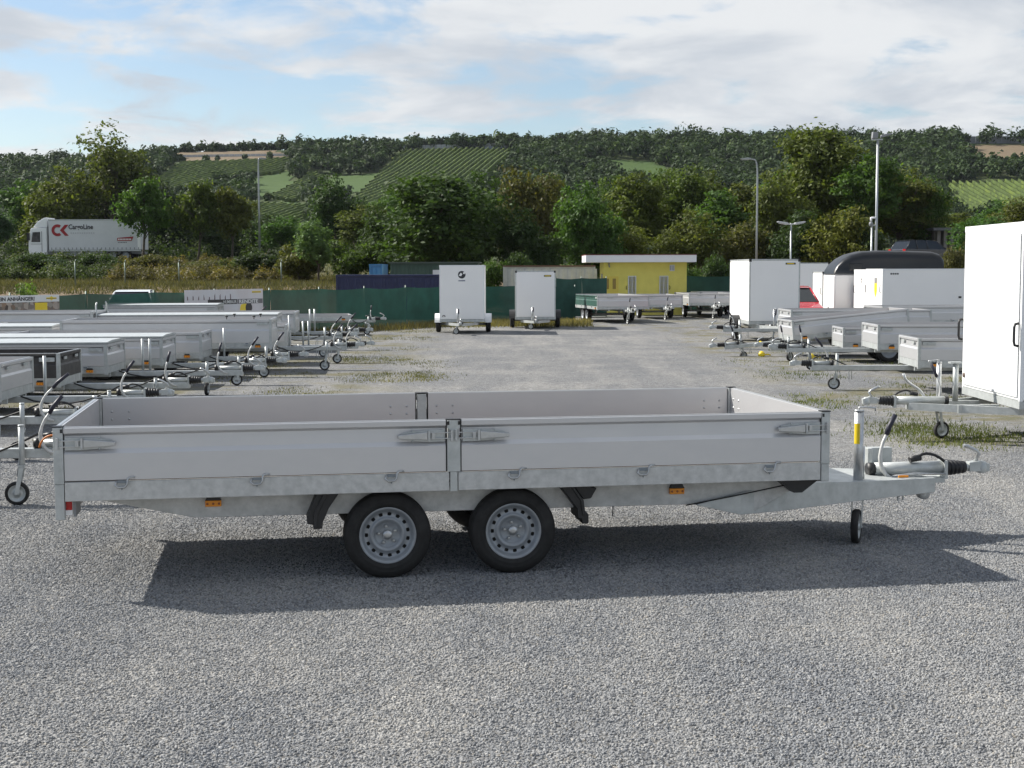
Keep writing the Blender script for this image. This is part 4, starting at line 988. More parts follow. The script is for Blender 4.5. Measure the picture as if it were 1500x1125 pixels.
# ================================================================== OTHER OPEN TRAILERS
def open_trailer(label, loc, rz, L=2.6, W=1.4, zb=0.52, hb=0.35, draw=1.5, axles=1, r=0.28, group='open trailers parked in rows', dark=False, outer=False, stack=0, twin=False, jturn=0.3, tilt=0.0, vbar=False, jpost=None, posts=0, grip=True, frontstep=True, name='open_trailer', cable=False, lid=False, stakes=False, left_mat=None, knobs=0):
    """local +x is the drawbar side; the box ends at x = 0, axis on y = 0"""
    root = empty(name, loc, rz)
    if tilt: root.rotation_euler = (0, tilt, rz)
    tag(root, label, 'trailer', group)
    bm = ALUDARK if dark else ALU; h = W / 2; zt = zb + hb; zs = zb - .12; q = .05
    for s in (-1, 1):
        m = MB(); p = [(-L + q, s * h), (-q, s * h)]
        if s > 0: p = p[::-1]
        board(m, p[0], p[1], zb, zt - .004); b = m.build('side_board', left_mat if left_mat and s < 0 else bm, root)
        if hb > .15:
            m = MB(); e = -q - .02
            m.box(e - .22, e, *sorted((s * h - s * .006, s * h + s * .012)), zt - .12, zt - .06); m.box(e - .2, e - .08, *sorted((s * h + s * .013, s * h + s * .022)), zt - .105, zt - .075); m.build('latch', ZINC, b)
        m = MB(); m.box(-L + q, -q, *sorted((s * h - s * .003, s * h - s * .045)), zs, zb - .004); m.build('side_rail', ZINC, root)
        if hb > .15: 
            for k in range(int(L / .9) + 1):
                xk = -L + .3 + k * .85
                if xk < -.2: lash_ring(root, xk, s * h - s * .002, zb - .03, s)
        marker(root, -.28, s * h - s * .002, zs + .045, (0, s), .11, .05)
        for x0 in (-L, -q):
            m = MB(); m.box(x0, x0 + q, *sorted((s * h + s * .003, s * h - s * .05)), zs - .02, zt); cp = m.build('corner_post', ZINC, root)
        m = MB(); m.box(-L + q, -q, *sorted((s * h - s * .004, s * h - s * .034)), zt - .0035, zt + .004); m.build('top_edge', CHROME, root)
        for k in range(knobs):
            xk = -.35 - .55 * k; m = MB(); m.tube([(xk, s * (h - .02), zt + .004), (xk, s * (h - .02), zt + .05)], .01, 6); m.tube([(xk - .03, s * (h - .02), zt + .062), (xk + .03, s * (h - .02), zt + .062)], .016, 6); m.build('knob', BLACK, root)
    m = MB(); m.box(-.036, -.006, -h + q, h - q, zt - .0035, zt + .004); m.build('top_edge', CHROME, root)
    m = MB(); board(m, (-.004, -h + q + .002), (-.004, h - q - .002), zb, zt - .004); fb = m.build('front_board', bm, root)
    if frontstep and hb > .15:
        for y0 in (-h * .62, h * .38):
            m = MB(); m.box(-.003, .008, y0, y0 + h * .24, zt - .10, zt - .06); m.build('latch_plate', ZINC, fb)
    m = MB(); board(m, (-L + .004, h - q - .002), (-L + .004, -h + q + .002), zb, zt - .004); m.build('tailgate', bm, root)
    m = MB(); m.box(-.045, -.006, -h + .052, h - .052, zs, zb - .004); m.build('end_rail', ZINC, root)
    m = MB(); m.box(-L + .006, -L + .045, -h + .052, h - .052, zs, zb - .004); m.build('end_rail', ZINC, root)
    m = MB(); m.box(-L + .046, -.046, -h + .046, h - .046, zb - .02, zb - .003); m.build('floor', PLY, root)
    if lid:
        m = MB(); m.prism([(-h - .01, zt + .012), (h + .01, zt + .012), (h + .01, zt + .034), (h * .5, zt + .055), (-h * .5, zt + .055), (-h - .01, zt + .034)], 'x', -L - .01, .01); m.build('lid', ZINC, root)
    for k in range(stack):        # extra rail of boards on top
        pass
    # chassis
    zd = zs - .09
    for s in (-1, 1):
        m = MB()
        if vbar:
            m.prism([(-L * .6, s * h * .62 - .02), (-.2, s * h * .62 - .02), (draw * .8, s * .06 - .02), (draw * .8, s * .06 + .02), (-.2, s * h * .62 + .02), (-L * .6, s * h * .62 + .02)], 'z', zd, zs - .004)
        else: m.box(-L * .85, -.02, s * h * .55 - .025, s * h * .55 + .025, zd + .02, zs - .004)
        m.build('long_beam', ZINC, root)
    if not vbar:
        m = MB(); m.box(-L * .55, draw, -.05, .05, zd, zs - .004); m.build('drawbar', ZINC, root, bevel=.006)
    ax = -L * .52
    for k in range(axles):
        xa = ax + (k - (axles - 1) / 2) * (2 * r + .12)
        yw = h + .12 if outer else h - .16
        m = MB(); m.tube([(xa, -yw, r), (xa, yw, r)], .04, 8); m.box(xa - .05, xa + .05, -h * .55 - .03, -h * .55 + .03, r, zs); m.box(xa - .05, xa + .05, h * .55 - .03, h * .55 + .03, r, zs); m.build('axle', ZINC, root)
        for s in (-1, 1):
            wheel(root, (xa, s * yw, r), r, .165, r * .62, s, False)
            pts = [(xa + (r + .06) * math.cos(t), r + (r + .05) * math.sin(t)) for t in np.linspace(.25, math.pi - .25, 9)]
            pin = [(xa + (r + .045) * math.cos(t), r + (r + .035) * math.sin(t)) for t in np.linspace(math.pi - .25, .25, 9)]
            if not outer:
                pts = [(a, min(c, zs - .01)) for a, c in pts]; pin = [(a, min(c, zs - .02)) for a, c in pin]
            m = MB(); m.prism(pts + pin, 'y', s * yw - .10, s * yw + .10, smooth=False); m.build('mudguard', BLACK if not outer else GREYP, root)
    # tail lights
    for s in (-1, 1):
        m = MB(); m.box(-L - .03, -L - .002, *sorted((s * (h - .05), s * (h - .28))), zs - .02, zs + .08); m.build('tail_light', RED, root)
    zc = zd + .12
    coupling(root, draw * .80, 0, zs + .035, tube=draw * .20, tilt=random.uniform(-.04, .14), rad=.036)
    jockey(root, (draw * .72, -.088), (jpost or zs + random.uniform(.06, .22)), 0.0, .105, turn=jturn + random.uniform(-.3, .3), crank=False, rp=.026)
    for k in range(posts):
        m = MB(); m.tube([(draw * .2 + .12 * k, .07, zc - .05), (draw * .2 + .12 * k, .07, zt + .05)], .022, 10); m.build('prop_post', ZINC, root)
    if stakes:
        for s in (-1, 1):
            m = MB(); m.tube([(.03, s * h * .7, zs), (.03, s * h * .7, zt + .16), (.03, s * h * .7 - s * .08, zt + .2)], .02, 8); m.build('wheel_clamp', ZINC, root)
    m = MB(); m.tube(bezier([(.05, -.06, zs), (draw * .3, -.12, zs - .2), (draw * .55, -.1, zs - .1), (draw * .8, -.05, zc + .1)], 8), .011, 6); m.build('cable', CABLE if cable else BLACK, root)
    m = MB()
    for xk in (draw * .58, draw * .70):
        m.tube([(xk, -.04, zd), (xk - .02, -.05, zd - .16), (xk + .03, -.05, zd - .16), (xk + .04, -.04, zd)], .008, 6)
    m.build('breakaway_hook', ZINC, root)
    return root

LG = 'open trailers parked along the left side'
# (px of the front near corner or None, depth of the axis) : built from the ground up, nose towards the aisle
def left_trailer(label, d, xf, yaw=3.0, **k):
    k.setdefault('group', LG); return open_trailer(label, (xf, d, 0), R(yaw), **k)
left_trailer('nearest trailer at the left edge, only its drawbar and support wheel showing', 12.35, -5.62, 4, L=3.0, W=1.5, zb=.62, draw=1.75, jturn=.15, vbar=False, r=.30, hb=.35)
left_trailer('second nearest trailer at the left edge, its beam ending behind the flatbed corner', 15.3, -6.9, 4, L=3.0, W=1.6, zb=.60, draw=2.1, jturn=.4, hb=.35)
left_trailer('silver trailer with its end board cut by the left edge, beside the black sided one', 18.7, -6.62, 3, L=3.0, W=1.5, zb=.53, hb=.36, draw=1.7, jturn=.2, posts=1)
left_trailer('trailer with black wooden side boards in the left row', 20.85, -6.58, 3, L=2.6, W=1.25, zb=.53, hb=.36, dark=True, draw=1.75, jturn=.5, stakes=False)
left_trailer('short silver trailer with two prop posts just behind the black sided one', 23.4, -6.62, 3, L=3.2, W=1.35, zb=.53, hb=.36, draw=2.1, jturn=1.4, posts=2, knobs=0, lid=True)
left_trailer('silver trailer with open front corner latch, middle of the left row', 25.4, -6.22, 3, L=3.6, W=1.3, zb=.53, hb=.36, draw=1.75, jturn=.4, lid=True)
left_trailer('silver trailer with a tall prop post, sixth of the left row', 27.3, -5.95, 4, L=3.6, W=1.35, zb=.53, hb=.38, draw=1.6, jturn=.3, posts=1)
left_trailer('higher silver trailer with long tall sides in the left row', 29.2, -4.95, 5, L=4.2, W=1.5, zb=.62, hb=.47, draw=1.5, jturn=.3, posts=1, knobs=2)
left_trailer('silver trailer with an orange lamp and two prop posts behind the tall sided one', 31.4, -5.0, 5, L=3.2, W=1.4, zb=.53, hb=.36, draw=1.55, jturn=.3, posts=2)
left_trailer('long silver trailer near the far end of the left row', 33.8, -5.6, 5, L=4.6, W=1.5, zb=.62, hb=.40, draw=1.5, jturn=.4, lid=True)
left_trailer('last long silver trailer of the left row with a tall clamp post', 36.6, -5.6, 5, L=5.0, W=1.7, zb=.62, hb=.40, draw=1.6, jturn=.4, posts=2)
left_trailer('silver trailer with a flat lid in front of the printed banner', 40.2, -8.35, 5, L=3.2, W=1.5, zb=.72, hb=.38, draw=1.3, lid=True)
left_trailer('silver trailer with high sides at the left edge below the left banner', 33.2, -9.75, 4, L=2.6, W=1.6, zb=.72, hb=.42, draw=1.2, stakes=True)
left_trailer('low silver trailer half hidden at the left edge of the second row', 29.0, -9.35, 4, L=2.6, W=1.4, zb=.58, hb=.36, draw=1.0, lid=True)
left_trailer('silver trailer tucked between the rows on the left', 31.0, -8.1, 4, L=3.2, W=1.4, zb=.58, hb=.36, draw=1.2)
left_trailer('low silver trailer in the second row, behind the open latch one', 26.6, -9.5, 4, L=2.4, W=1.3, zb=.56, hb=.36, draw=1.0)
m = MB(); m.tube(bezier([(-4.15, 12.2, .53), (-4.12, 12.2, .64), (-4.03, 12.2, .66), (-3.95, 12.2, .62)], 10), .009, 7); tag(m.build('brake_cable', CABLE), 'orange cable looped over the drawbar nearest the left edge', 'cable')
# flat platform trailer at the far end
open_trailer('flat platform trailer without sides at the far end of the left row', (-5.25, 45.6, 0), R(10), L=4.4, W=1.9, zb=.60, hb=.06, draw=.8, axles=2, r=.27, group=LG, frontstep=False)

RG = 'open trailers parked along the right side'
def right_trailer(label, d, xf, yaw=180, **k): 
    k.setdefault('group', RG); return open_trailer(label, (xf, d, 0), R(yaw), **k)
right_trailer('silver trailer nearest the big white box trailer on the right', 24.0, 6.80, 178, L=3.2, W=1.35, zb=.55, hb=.37, draw=1.65, jturn=2.6)
right_trailer('silver trailer second from the big white box trailer on the right', 28.8, 7.36, 178, L=4.0, W=1.5, zb=.58, hb=.38, draw=1.7, jturn=.2)
right_trailer('small silver trailer squeezed between its larger neighbours on the right', 31.6, 7.35, 178, L=2.0, W=1.25, zb=.46, hb=.32, draw=1.5, jturn=.5)
right_trailer('silver tipping trailer with its nose down on the gravel', 33.6, 6.62, 183, L=2.8, W=1.4, zb=.52, hb=.36, draw=1.5, tilt=R(5.5), jturn=.5)
right_trailer('silver trailer in front of the tall white box trailer on the right', 36.6, 7.12, 180, L=3.6, W=1.7, zb=.66, hb=.38, draw=1.6, jturn=.3)
right_trailer('silver trailer deep in the right row under the white cargo box', 39.6, 10.2, 186, L=3.2, W=1.5, zb=.66, hb=.38, draw=1.5, jturn=.3)
# trailers by the kiosk
CG = 'open trailers parked by the kiosk'
open_trailer('drop side trailer with dark green cast left side in front of the kiosk', (4.35, 54.6, 0), R(-79), L=4.6, W=2.1, zb=.66, hb=.42, draw=1.4, axles=2, r=.29, group=CG, left_mat=material('green_reflection_side', (.03, .085, .068), .5, 0, .3, 2))  # left board: green reflection of the screen fence painted in as colour
open_trailer('silver trailer standing right before the kiosk shutters', (6.35, 58.9, 0), R(-84), L=3.2, W=1.7, zb=.62, hb=.40, draw=1.4, group=CG)
open_trailer('silver trailer at the right corner of the kiosk', (8.55, 60.2, 0), R(-86), L=3.4, W=1.9, zb=.66, hb=.40, draw=1.4, group=CG)
open_trailer('silver trailer between the kiosk and the white box trailer', (9.35, 63.2, 0), R(-88), L=3.0, W=1.6, zb=.66, hb=.40, draw=1.4, group=CG)
for px, py, lab in ((1115, 507, 'yellow coupling cover lying nearest the white box trailer'), (1117, 523, 'yellow coupling cover on the ground before the tipping trailer'), (1190, 527, 'yellow coupling cover on the ground right of the other two')):
    d = CAM_H / ((py - 396) / FPX); m = MB()
    m.lathe([(.07, 0), (.085, .03), (.075, .08), (.045, .12), (.001, .13)], (0, 0, 0), 14, axis='z'); m.tube([(.05, 0, .04), (.17, .02, .045), (.22, .03, .03)], .02, 6)
    tag(m.build('coupling_cover', YELLOW, loc=(xd(px, d), d, 0)), lab, 'cover', 'yellow coupling covers')

# ================================================================== BOX TRAILERS
def box_trailer(label, loc, rz, L, W, z0, z1, draw=1.3, r=.28, outer=False, axles=1, white_guard=False, logo=None, doors=None, group='white box trailers', under=None, jturn=.5, caps=True, front_detail=True, mat=None, jt=None, vent=False):
    root = empty('box_trailer', loc, rz); tag(root, label, 'trailer', group); h = W / 2; mt = mat or WHITE
    m = MB(); m.box(-L, 0, -h, h, z0, z1); body = m.build('body', mt, root, bevel=.02)
    e = .035
    for xx in (-L, 0):
        for s in (-1, 1):
            m = MB(); m.box(xx - e if xx == 0 else xx - .004, xx + .004 if xx == 0 else xx + e, *sorted((s * h + s * .004, s * h - s * e)), z0 - .01, z1 - .03); m.build('corner_trim', ZINC if caps else WHITEG, body, bevel=.004)
            m = MB(); m.box(xx - .06 if xx == 0 else xx - .008, xx + .008 if xx == 0 else xx + .06, *sorted((s * h + s * .008, s * h - s * .06)), z1 - .07, z1 + .006); m.build('corner_cap', BLACK if caps else WHITEG, body, bevel=.006)
    for s in (-1, 1):
        m = MB(); m.box(-L + .065, -.065, *sorted((s * h + s * .006, s * h - s * .03)), z1 - .04, z1 + .005); m.build('roof_rail', WHITEG if not caps else ZINC, body)
    for xx in (-L - .006, -.03):
        m = MB(); m.box(xx, xx + .036, -h + .065, h - .065, z1 - .04, z1 + .005); m.build('roof_rail', WHITEG if not caps else ZINC, body)
    m = MB(); m.box(-L - .004, .004, -h - .005, h + .005, z0 - .09, z0 - .002); m.build('frame', ZINC, root)
    zd = z0 - .10
    for s in (-1, 1):
        m = MB(); m.prism([(-L * .6, s * h * .7 - .025), (-.1, s * h * .7 - .025), (draw * .72, s * .05 - .025), (draw * .72, s * .05 + .025), (-.1, s * h * .7 + .025), (-L * .6, s * h * .7 + .025)], 'z', zd - .09, zd - .004); m.build('drawbar_arm', ZINC, root)
    ax = -L * .5
    for k in range(axles):
        xa = ax + (k - (axles - 1) / 2) * (2 * r + .1); yw = h + .11 if outer else h - .14
        m = MB(); m.tube([(xa, -yw, r), (xa, yw, r)], .04, 8); m.box(xa - .04, xa + .04, -h * .6, -h * .5, r, zd); m.box(xa - .04, xa + .04, h * .5, h * .6, r, zd); m.build('axle', ZINCW, root)
        for s in (-1, 1):
            wheel(root, (xa, s * yw, r), r, .16, r * .62, s, False)
            th = np.linspace(.12, math.pi - .12, 12); pts = [(xa + (r + .07) * math.cos(t), r + .02 + (r + .07) * math.sin(t)) for t in th]; pin = [(xa + (r + .05) * math.cos(t), r + .02 + (r + .05) * math.sin(t)) for t in th[::-1]]
            m = MB(); m.prism(pts + pin, 'y', s * yw - .11, s * yw + .11); 
            if white_guard:
                m.prism(pts, 'y', s * yw + s * .10, s * yw + s * .115); m.prism(pts, 'y', s * yw - s * .115, s * yw - s * .10)
            m.build('mudguard', WHITEG if white_guard else BLACK, root)
    coupling(root, draw * .40, 0, zd + .02, tube=draw * .45, tilt=.02); jockey(root, (draw * .42, -.12), jt or zd + .45, 0, .105, turn=jturn)
    if doors:
        for k in range(doors + 1):
            pass
        wdt = (W - .16) / doors
        for k in range(doors):
            y0 = -h + .08 + k * wdt; x0 = doors_x
            m = MB(); m.box(x0 - .012, x0, y0 + .006, y0 + wdt - .006, z0 + .03, z1 - .06) if x0 < 0 else m.box(x0, x0 + .012, y0 + .006, y0 + wdt - .006, z0 + .03, z1 - .06)
            dr = m.build('door', mt, body, bevel=.004)
            yh = y0 + (.05 if k == 0 and doors > 1 else wdt - .05); sx = 1 if x0 >= 0 else -1
            m = MB(); xo = x0 + sx * .05; m.tube([(x0 + sx * .012, yh, (z0 + z1) / 2 - .12), (xo, yh, (z0 + z1) / 2 - .10), (xo, yh, (z0 + z1) / 2 + .10), (x0 + sx * .012, yh, (z0 + z1) / 2 + .12)], .012, 6); m.build('door_handle', BLACK, dr)
    return root, body
doors_x = 0
# a: with the round emblem, centre
bt, bd = box_trailer('white box trailer with white mudguards and a round black emblem on its front', (xd(677, 46.4), 46.0, 0), R(-90), 2.6, 1.46, .47, 2.24, draw=1.35, outer=True, white_guard=True, caps=False, r=.27, jturn=1.2)
m = MB()   # emblem: dark disc with a pale swirl cut and a line of lettering under it
def disc(m, cx, cz, r, y, n=20): m.add([(y, cx + r * math.cos(2 * math.pi * k / n), cz + r * math.sin(2 * math.pi * k / n)) for k in range(n)], [tuple(range(n))])
disc(m, 0.0, 1.93, .125, .0035); em = m.build('emblem', material('emblem_black', (.02, .02, .025), .4), bd)
m = MB(); m.add([(.0045, -.10, 1.90), (.0045, -.02, 1.88), (.0045, .02, 1.95), (.0045, -.03, 2.00), (.0045, -.06, 1.96)], [(0, 1, 2, 3, 4)]); disc(m, .075, 1.985, .035, .0045); m.build('emblem_cutout', WHITE, em)
m = MB()
for k in range(6): m.box(.003, .0045, -.105 + k * .037, -.078 + k * .037, 1.715, 1.755)
m.build('emblem_lettering', material('emblem_blue', (.05, .07, .16), .4), em)
m = MB(); m.tube([(.004, -.55, .56), (.03, -.58, .60), (.03, -.62, .60), (.004, -.64, .56)], .012, 6); m.build('grab_handle', BLACK, bd)
# b
bt, bd = box_trailer('white box trailer with black tyres outside the body, right of the emblem one', (xd(784, 50), 49.6, 0), R(-90), 2.5, 1.42, .42, 2.05, draw=1.3, outer=True, r=.28, jturn=1.3)
m = MB(); m.box(.003, .006, .30, .56, 1.84, 1.90); p = m.build('badge', BLACK, bd); m = MB(); m.box(.006, .008, .33, .53, 1.855, 1.885); m.build('badge_stripe', YELLOW, p)
# i: tall box at right
bt, bd = box_trailer('tall white box trailer with a wheel at its left side, right of the kiosk', (xd(1134, 39.5), 39.4, 0), R(-90), 3.5, 1.42, .62, 2.36, draw=1.5, outer=True, r=.33, jturn=1.2)
m = MB(); m.box(.003, .006, .30, .58, 2.21, 2.26); p = m.build('badge', BLACK, bd); m = MB(); m.box(.006, .008, .34, .54, 2.22, 2.25); m.build('badge_stripe', YELLOW, p)
# i2 behind it
box_trailer('grey shaded box trailer half hidden behind the tall white one', (xd(1182, 58), 57.6, 0), R(-88), 3.4, 1.7, .62, 2.34, draw=.9, r=.3, jturn=1.0)
# j
doors_x = 0
box_trailer('small white box trailer between the grey one and the horse trailer', (xd(1193, 54), 53.4, 0), R(178), 2.2, 2.0, .55, 1.98, draw=.9, r=.28, doors=1, front_detail=False)
# l and l2: doors look to the aisle
doors_x = -3.0
bt, bd = box_trailer('long white cargo box trailer with a yellow sticker on its door', (11.9 + 3.0, 46.1, 0), R(0), 3.0, 2.1, .78, 2.08, draw=1.2, axles=2, r=.26, doors=2, caps=False)
m = MB(); m.prism([(.55, 1.80), (.88, 1.80), (.88, 1.36), (.80, 1.22), (.715, 1.16), (.63, 1.22), (.55, 1.36)][::-1], 'x', -3.018, -3.0155); st = m.build('sticker', YELLOW, bd)
m = MB(); m.box(-3.021, -3.0185, .56, .87, 1.62, 1.80); m.build('sticker_head', GREYP, st); st.location.y = -.98
m = MB()
for k in range(4): m.box(-2.75 + k * .07, -2.70 + k * .07, -1.056, -1.0525, 1.90, 1.95)
m.build('lettering', BLACK, bd)
m = MB(); m.box(-.55, -.46, -1.060, -1.0525, 1.14, 1.20); m.build('lock_plate', BLACK, bd)
doors_x = -2.6
bt, bd = box_trailer('white box trailer just behind the cargo box with the sticker, only its door end showing', (12.05 + 2.6, 48.6, 0), R(0), 2.6, 1.6, .70, 2.06, draw=1.0, r=.26, doors=1, caps=False)
m = MB()
for k, (a, c) in enumerate(((1.70, 1.76), (1.60, 1.68), (1.55, 1.58))): m.box(-2.619, -2.6155, -.30 - .03 * (k == 0), -.22, a, c)
m.build('small_print', BLACK, bd)
# p: the big one at the right edge
doors_x = 0
bt, bd = box_trailer('large bright white box trailer cut by the right edge', (5.80, 16.95, 0), R(180), 3.4, 2.04, .56, 2.60, draw=1.38, axles=2, r=.29, doors=0, caps=False, jturn=.35, mat=WHITEG, jt=.93)
m = MB(); m.box(.006, .018, -.96, .96, .60, 2.48); fp = m.build('front_panel', WHITEG, bd, bevel=.012)
for yq, zq in ((.98, 1.32), (-1.0, 1.30)):
    m = MB(); m.tube([(.02, yq, zq - .13), (.06, yq, zq - .12), (.07, yq, zq - .08), (.07, yq, zq + .08), (.06, yq, zq + .12), (.02, yq, zq + .13)], .016, 8); m.build('grab_handle', BLACK, bd)
m = MB(); m.lathe([(.035, 0), (.03, .012), (.001, .014)], (.018, -.90, .72), 12, axis='x'); m.build('reflector', BROWN, bd)
m = MB(); m.tube([(.42, .02, .47), (.42, .02, .94)], .035, 8); m.box(.36, .50, -.03, .07, .93, .95); m.build('wheel_post', ZINC, bt)
m = MB(); m.tube(bezier([(.75, -.09, .47), (.80, -.10, .68), (.98, -.10, .62), (1.02, -.10, .80)], 8), .018, 7); m.build('brake_lever', CHROME, bt)
m = MB(); m.box(.02, .5, .35, .40, .36, .46); m.box(.0, .75, -.40, -.35, .36, .44); m.build('frame_stub', ZINC, bt)

# ---- horse trailer with dark domed roof
hd = 50.5; hx0, hx1 = xd(1213, hd), xd(1374, hd)
ht = empty('horse_trailer', (hx0, hd, 0), 0); tag(ht, 'horse trailer with a rounded dark roof and white lower body', 'trailer'); HL = hx1 - hx0
m = MB(); m.prism([(.02, .5), (HL, .5), (HL, 1.89), (.02, 1.89)], 'y', -.85, .85); m.build('lower_body', WHITE, ht, bevel=.06)
prof = [(0.0, 1.90), (.05, 2.06), (.16, 2.24), (.38, 2.45), (.66, 2.60), (1.05, 2.70), (1.7, 2.73), (2.6, 2.72), (HL - .45, 2.69), (HL - .16, 2.60), (HL - .03, 2.40), (HL, 1.90)]
m = MB(); secs = []
for s, dy, sh in ((-1, .86, 0), (-1, .82, .05), (-1, .66, .02), (-1, .3, 0)): secs.append((s * dy, 1.0 if dy < .7 else .95 if dy < .84 else .80))
ysec = [(-.87, .62), (-.85, .82), (-.76, .94), (-.55, 1.0), (0, 1.015), (.55, 1.0), (.76, .94), (.85, .82), (.87, .62)]
v = []; k = len(prof)
for y, sc in ysec: v += [(HL / 2 + (a - HL / 2) * (1 if sc > .9 else .985), y, 1.90 + (c - 1.90) * sc) for a, c in prof]
f = [(i * k + j, i * k + j + 1, (i + 1) * k + j + 1, (i + 1) * k + j) for i in range(len(ysec) - 1) for j in range(k - 1)]
f += [tuple(range(k))[::-1], tuple(range((len(ysec) - 1) * k, len(ysec) * k))]
m.add(v, [q[::-1] for q in f], smooth=True); hr = m.build('roof', material('roof_black', (.008, .009, .011), .36, 0, .1, 3), ht)
m = MB(); m.box(.55, 1.0, -.90, -.872, 2.02, 2.28); wq = m.build('window', material('dark_glass', (.01, .012, .014), .08), hr, bevel=.02); 
m = MB(); m.box(.05, .09, -.80, -.72, 1.96, 2.02); m.build('marker_lamp', YELLOW, hr)
m = MB(); m.box(.62, 1.35, -.872, -.852, .62, 1.60); dd = m.build('door', WHITE, ht, bevel=.006); m = MB(); m.tube([(1.27, -.873, 1.0), (1.27, -.91, 1.02), (1.27, -.91, 1.18), (1.27, -.873, 1.2)], .012, 6); m.build('door_handle', BLACK, dd)
m = MB(); m.box(-.01, HL + .01, -.80, .80, .40, .498); m.build('frame', ZINC, ht)
for xa in (HL * .5, HL * .5 + .75):
    for s in (-1, 1): wheel(ht, (xa, s * .98, .3), .3, .17, .18, s, False)
    m = MB(); m.tube([(xa, -.98, .3), (xa, .98, .3)], .04, 8); m.build('axle', ZINCW, ht)
for s in (-1, 1):
    m = MB(); m.prism([(HL * .5 - .42, .30), (HL * .5 - .36, .62), (HL * .5 - .2, .68), (HL * .5 + .95, .68), (HL * .5 + 1.11, .62), (HL * .5 + 1.17, .30), (HL * .5 + 1.13, .30), (HL * .5 + 1.06, .60), (HL * .5 - .31, .60), (HL * .5 - .38, .30)], 'y', s * .88, s * 1.08); m.build('mudguard', BLACK, ht)
m = MB(); m.box(-1.0, -.01, -.06, .06, .40, .49); m.build('drawbar', ZINC, ht); jockey(ht, (-.7, -.1), .9)
# ================================================================== FENCE, BANNERS, BUILDINGS
NET = material('green_mesh_screen', (0.010, 0.085, 0.058), 0.75, 0, 0.35, 1.3, 0.2, 8, alpha=0.94)
NETD = material('dark_green_mesh_screen', (0.010, 0.060, 0.045), 0.75, 0, 0.35, 1.6, 0.2, 8)
POST = material('fence_post', (0.16, 0.20, 0.17), 0.5, 0.4)
def fence(label, pts, h, mat, step=2.5, lower=0.03):
    root = empty('screen_fence', (pts[0][0], pts[0][1], 0)); tag(root, label, 'fence', 'green screen fences'); ox, oy = pts[0]; rnd = random.Random(int(pts[0][0] * 10))
    for (a, b) in zip(pts[:-1], pts[1:]):
        a, b = Vector(a), Vector(b); L = (b - a).length; n = max(1, round(L / step)); d = (b - a).normalized(); nn = Vector((d.y, -d.x))
        for k in range(n + 1):
            p = a + d * L * k / n; m = MB(); m.tube([(p.x - ox - nn.x * .05, p.y - oy - nn.y * .05, 0), (p.x - ox - nn.x * .05, p.y - oy - nn.y * .05, h + .07)], .024, 8); m.build('fence_post', POST, root)
        for k in range(n):
            c, r = 10, 6; v = []; sag = rnd.uniform(.02, .06)
            for i in range(c + 1):
                for j in range(r + 1):
                    u, w = i / c, j / r; off = .025 * math.sin(u * 9 + k * 2) * math.sin(w * 3.1) + rnd.uniform(-.012, .012) * (w > .05)
                    p = a + d * (L * (k + u) / n) + nn * off; v.append((p.x - ox, p.y - oy, lower + (h - lower - sag * math.sin(math.pi * u)) * w))
            f = [(i * (r + 1) + j, (i + 1) * (r + 1) + j, (i + 1) * (r + 1) + j + 1, i * (r + 1) + j + 1) for i in range(c) for j in range(r)]
            m = MB(); m.add(v, f, smooth=True); m.build('screen_panel', mat, root)
    return root
FH = 1.46
fence('long green screen fence behind the left trailer row, running to the emblem box trailer', FENCE, FH, NET)
fence('green screen panel right of the second white box trailer', [(xd(812, 56.2), 56.2), (xd(843, 56.6), 56.6)], 1.42, NETD, 1.2)
fence('darker green screen fence at the left wall of the kiosk', [(xd(815, 61.5), 61.5), (xd(889, 62.6), 62.6)], 1.72, NETD, 1.6)
fence('green screen fence right of the kiosk', [(xd(1003, 69), 69), (xd(1090, 68), 68)], 1.78, NETD, 2.0)
# wire fence posts on the bank
for j, (px, d) in enumerate(((110, 73), (183, 76), (262, 78), (412, 78))):
    x = xd(px, d); m = MB(); m.tube([(0, 0, 0), (0, 0, 1.25)], .035, 7); m.tube([(0, 0, 1.25), (.05, 0, 1.4)], [.035, .02], 7)
    tag(m.build('fence_post', POST, loc=(x, d, terrain(x, d) - .05)), ['thin stake on the bank above the left banner', 'thin stake on the bank above the hidden car', 'thin stake on the bank above the printed banner', 'thin stake on the bank under the dark round shrub'][j], 'stake', 'stakes on the bank')

# banners hang on the yard side of the fence
def fence_pt(px):
    """where the fence line is seen at px"""
    (x0, y0), (x1, y1) = FENCE[0], FENCE[1]; u = ray(px, 420)[0] / ray(px, 420)[1]
    s = (u * y0 - x0) / ((x1 - x0) - u * (y1 - y0)); return Vector((x0 + (x1 - x0) * s, y0 + (y1 - y0) * s, 0))
fd = Vector((FENCE[1][0] - FENCE[0][0], FENCE[1][1] - FENCE[0][1], 0)).normalized(); fa = math.atan2(fd.y, fd.x)
INK = material('banner_ink', (.02, .02, .022), .5)
BWHITE = material('banner_white', (.72, .73, .72), .5, 0, .05, 2)
pA, pB = fence_pt(-60), fence_pt(82); wA = (pB - pA).length
ban = empty('banner', (pA.x, pA.y, 0), fa); tag(ban, 'white banner with black lettering and a coloured picture strip on the fence', 'banner', 'banners on the fence')
def zf(px, py):
    p = fence_pt(px); return atd(px, py, p.y)[2]
zt_, zm, zl = zf(60, 432), zf(60, 442), zf(60, 456)
m = MB(); m.box(0, wA, -.11, -.10, zm, zt_); tp = m.build('banner_top', BWHITE, ban)
nd = bpy.data.materials.new('banner_picture'); nd.use_nodes = True; t = nd.node_tree; b = t.nodes['Principled BSDF']; co = t.nodes.new('ShaderNodeTexCoord')
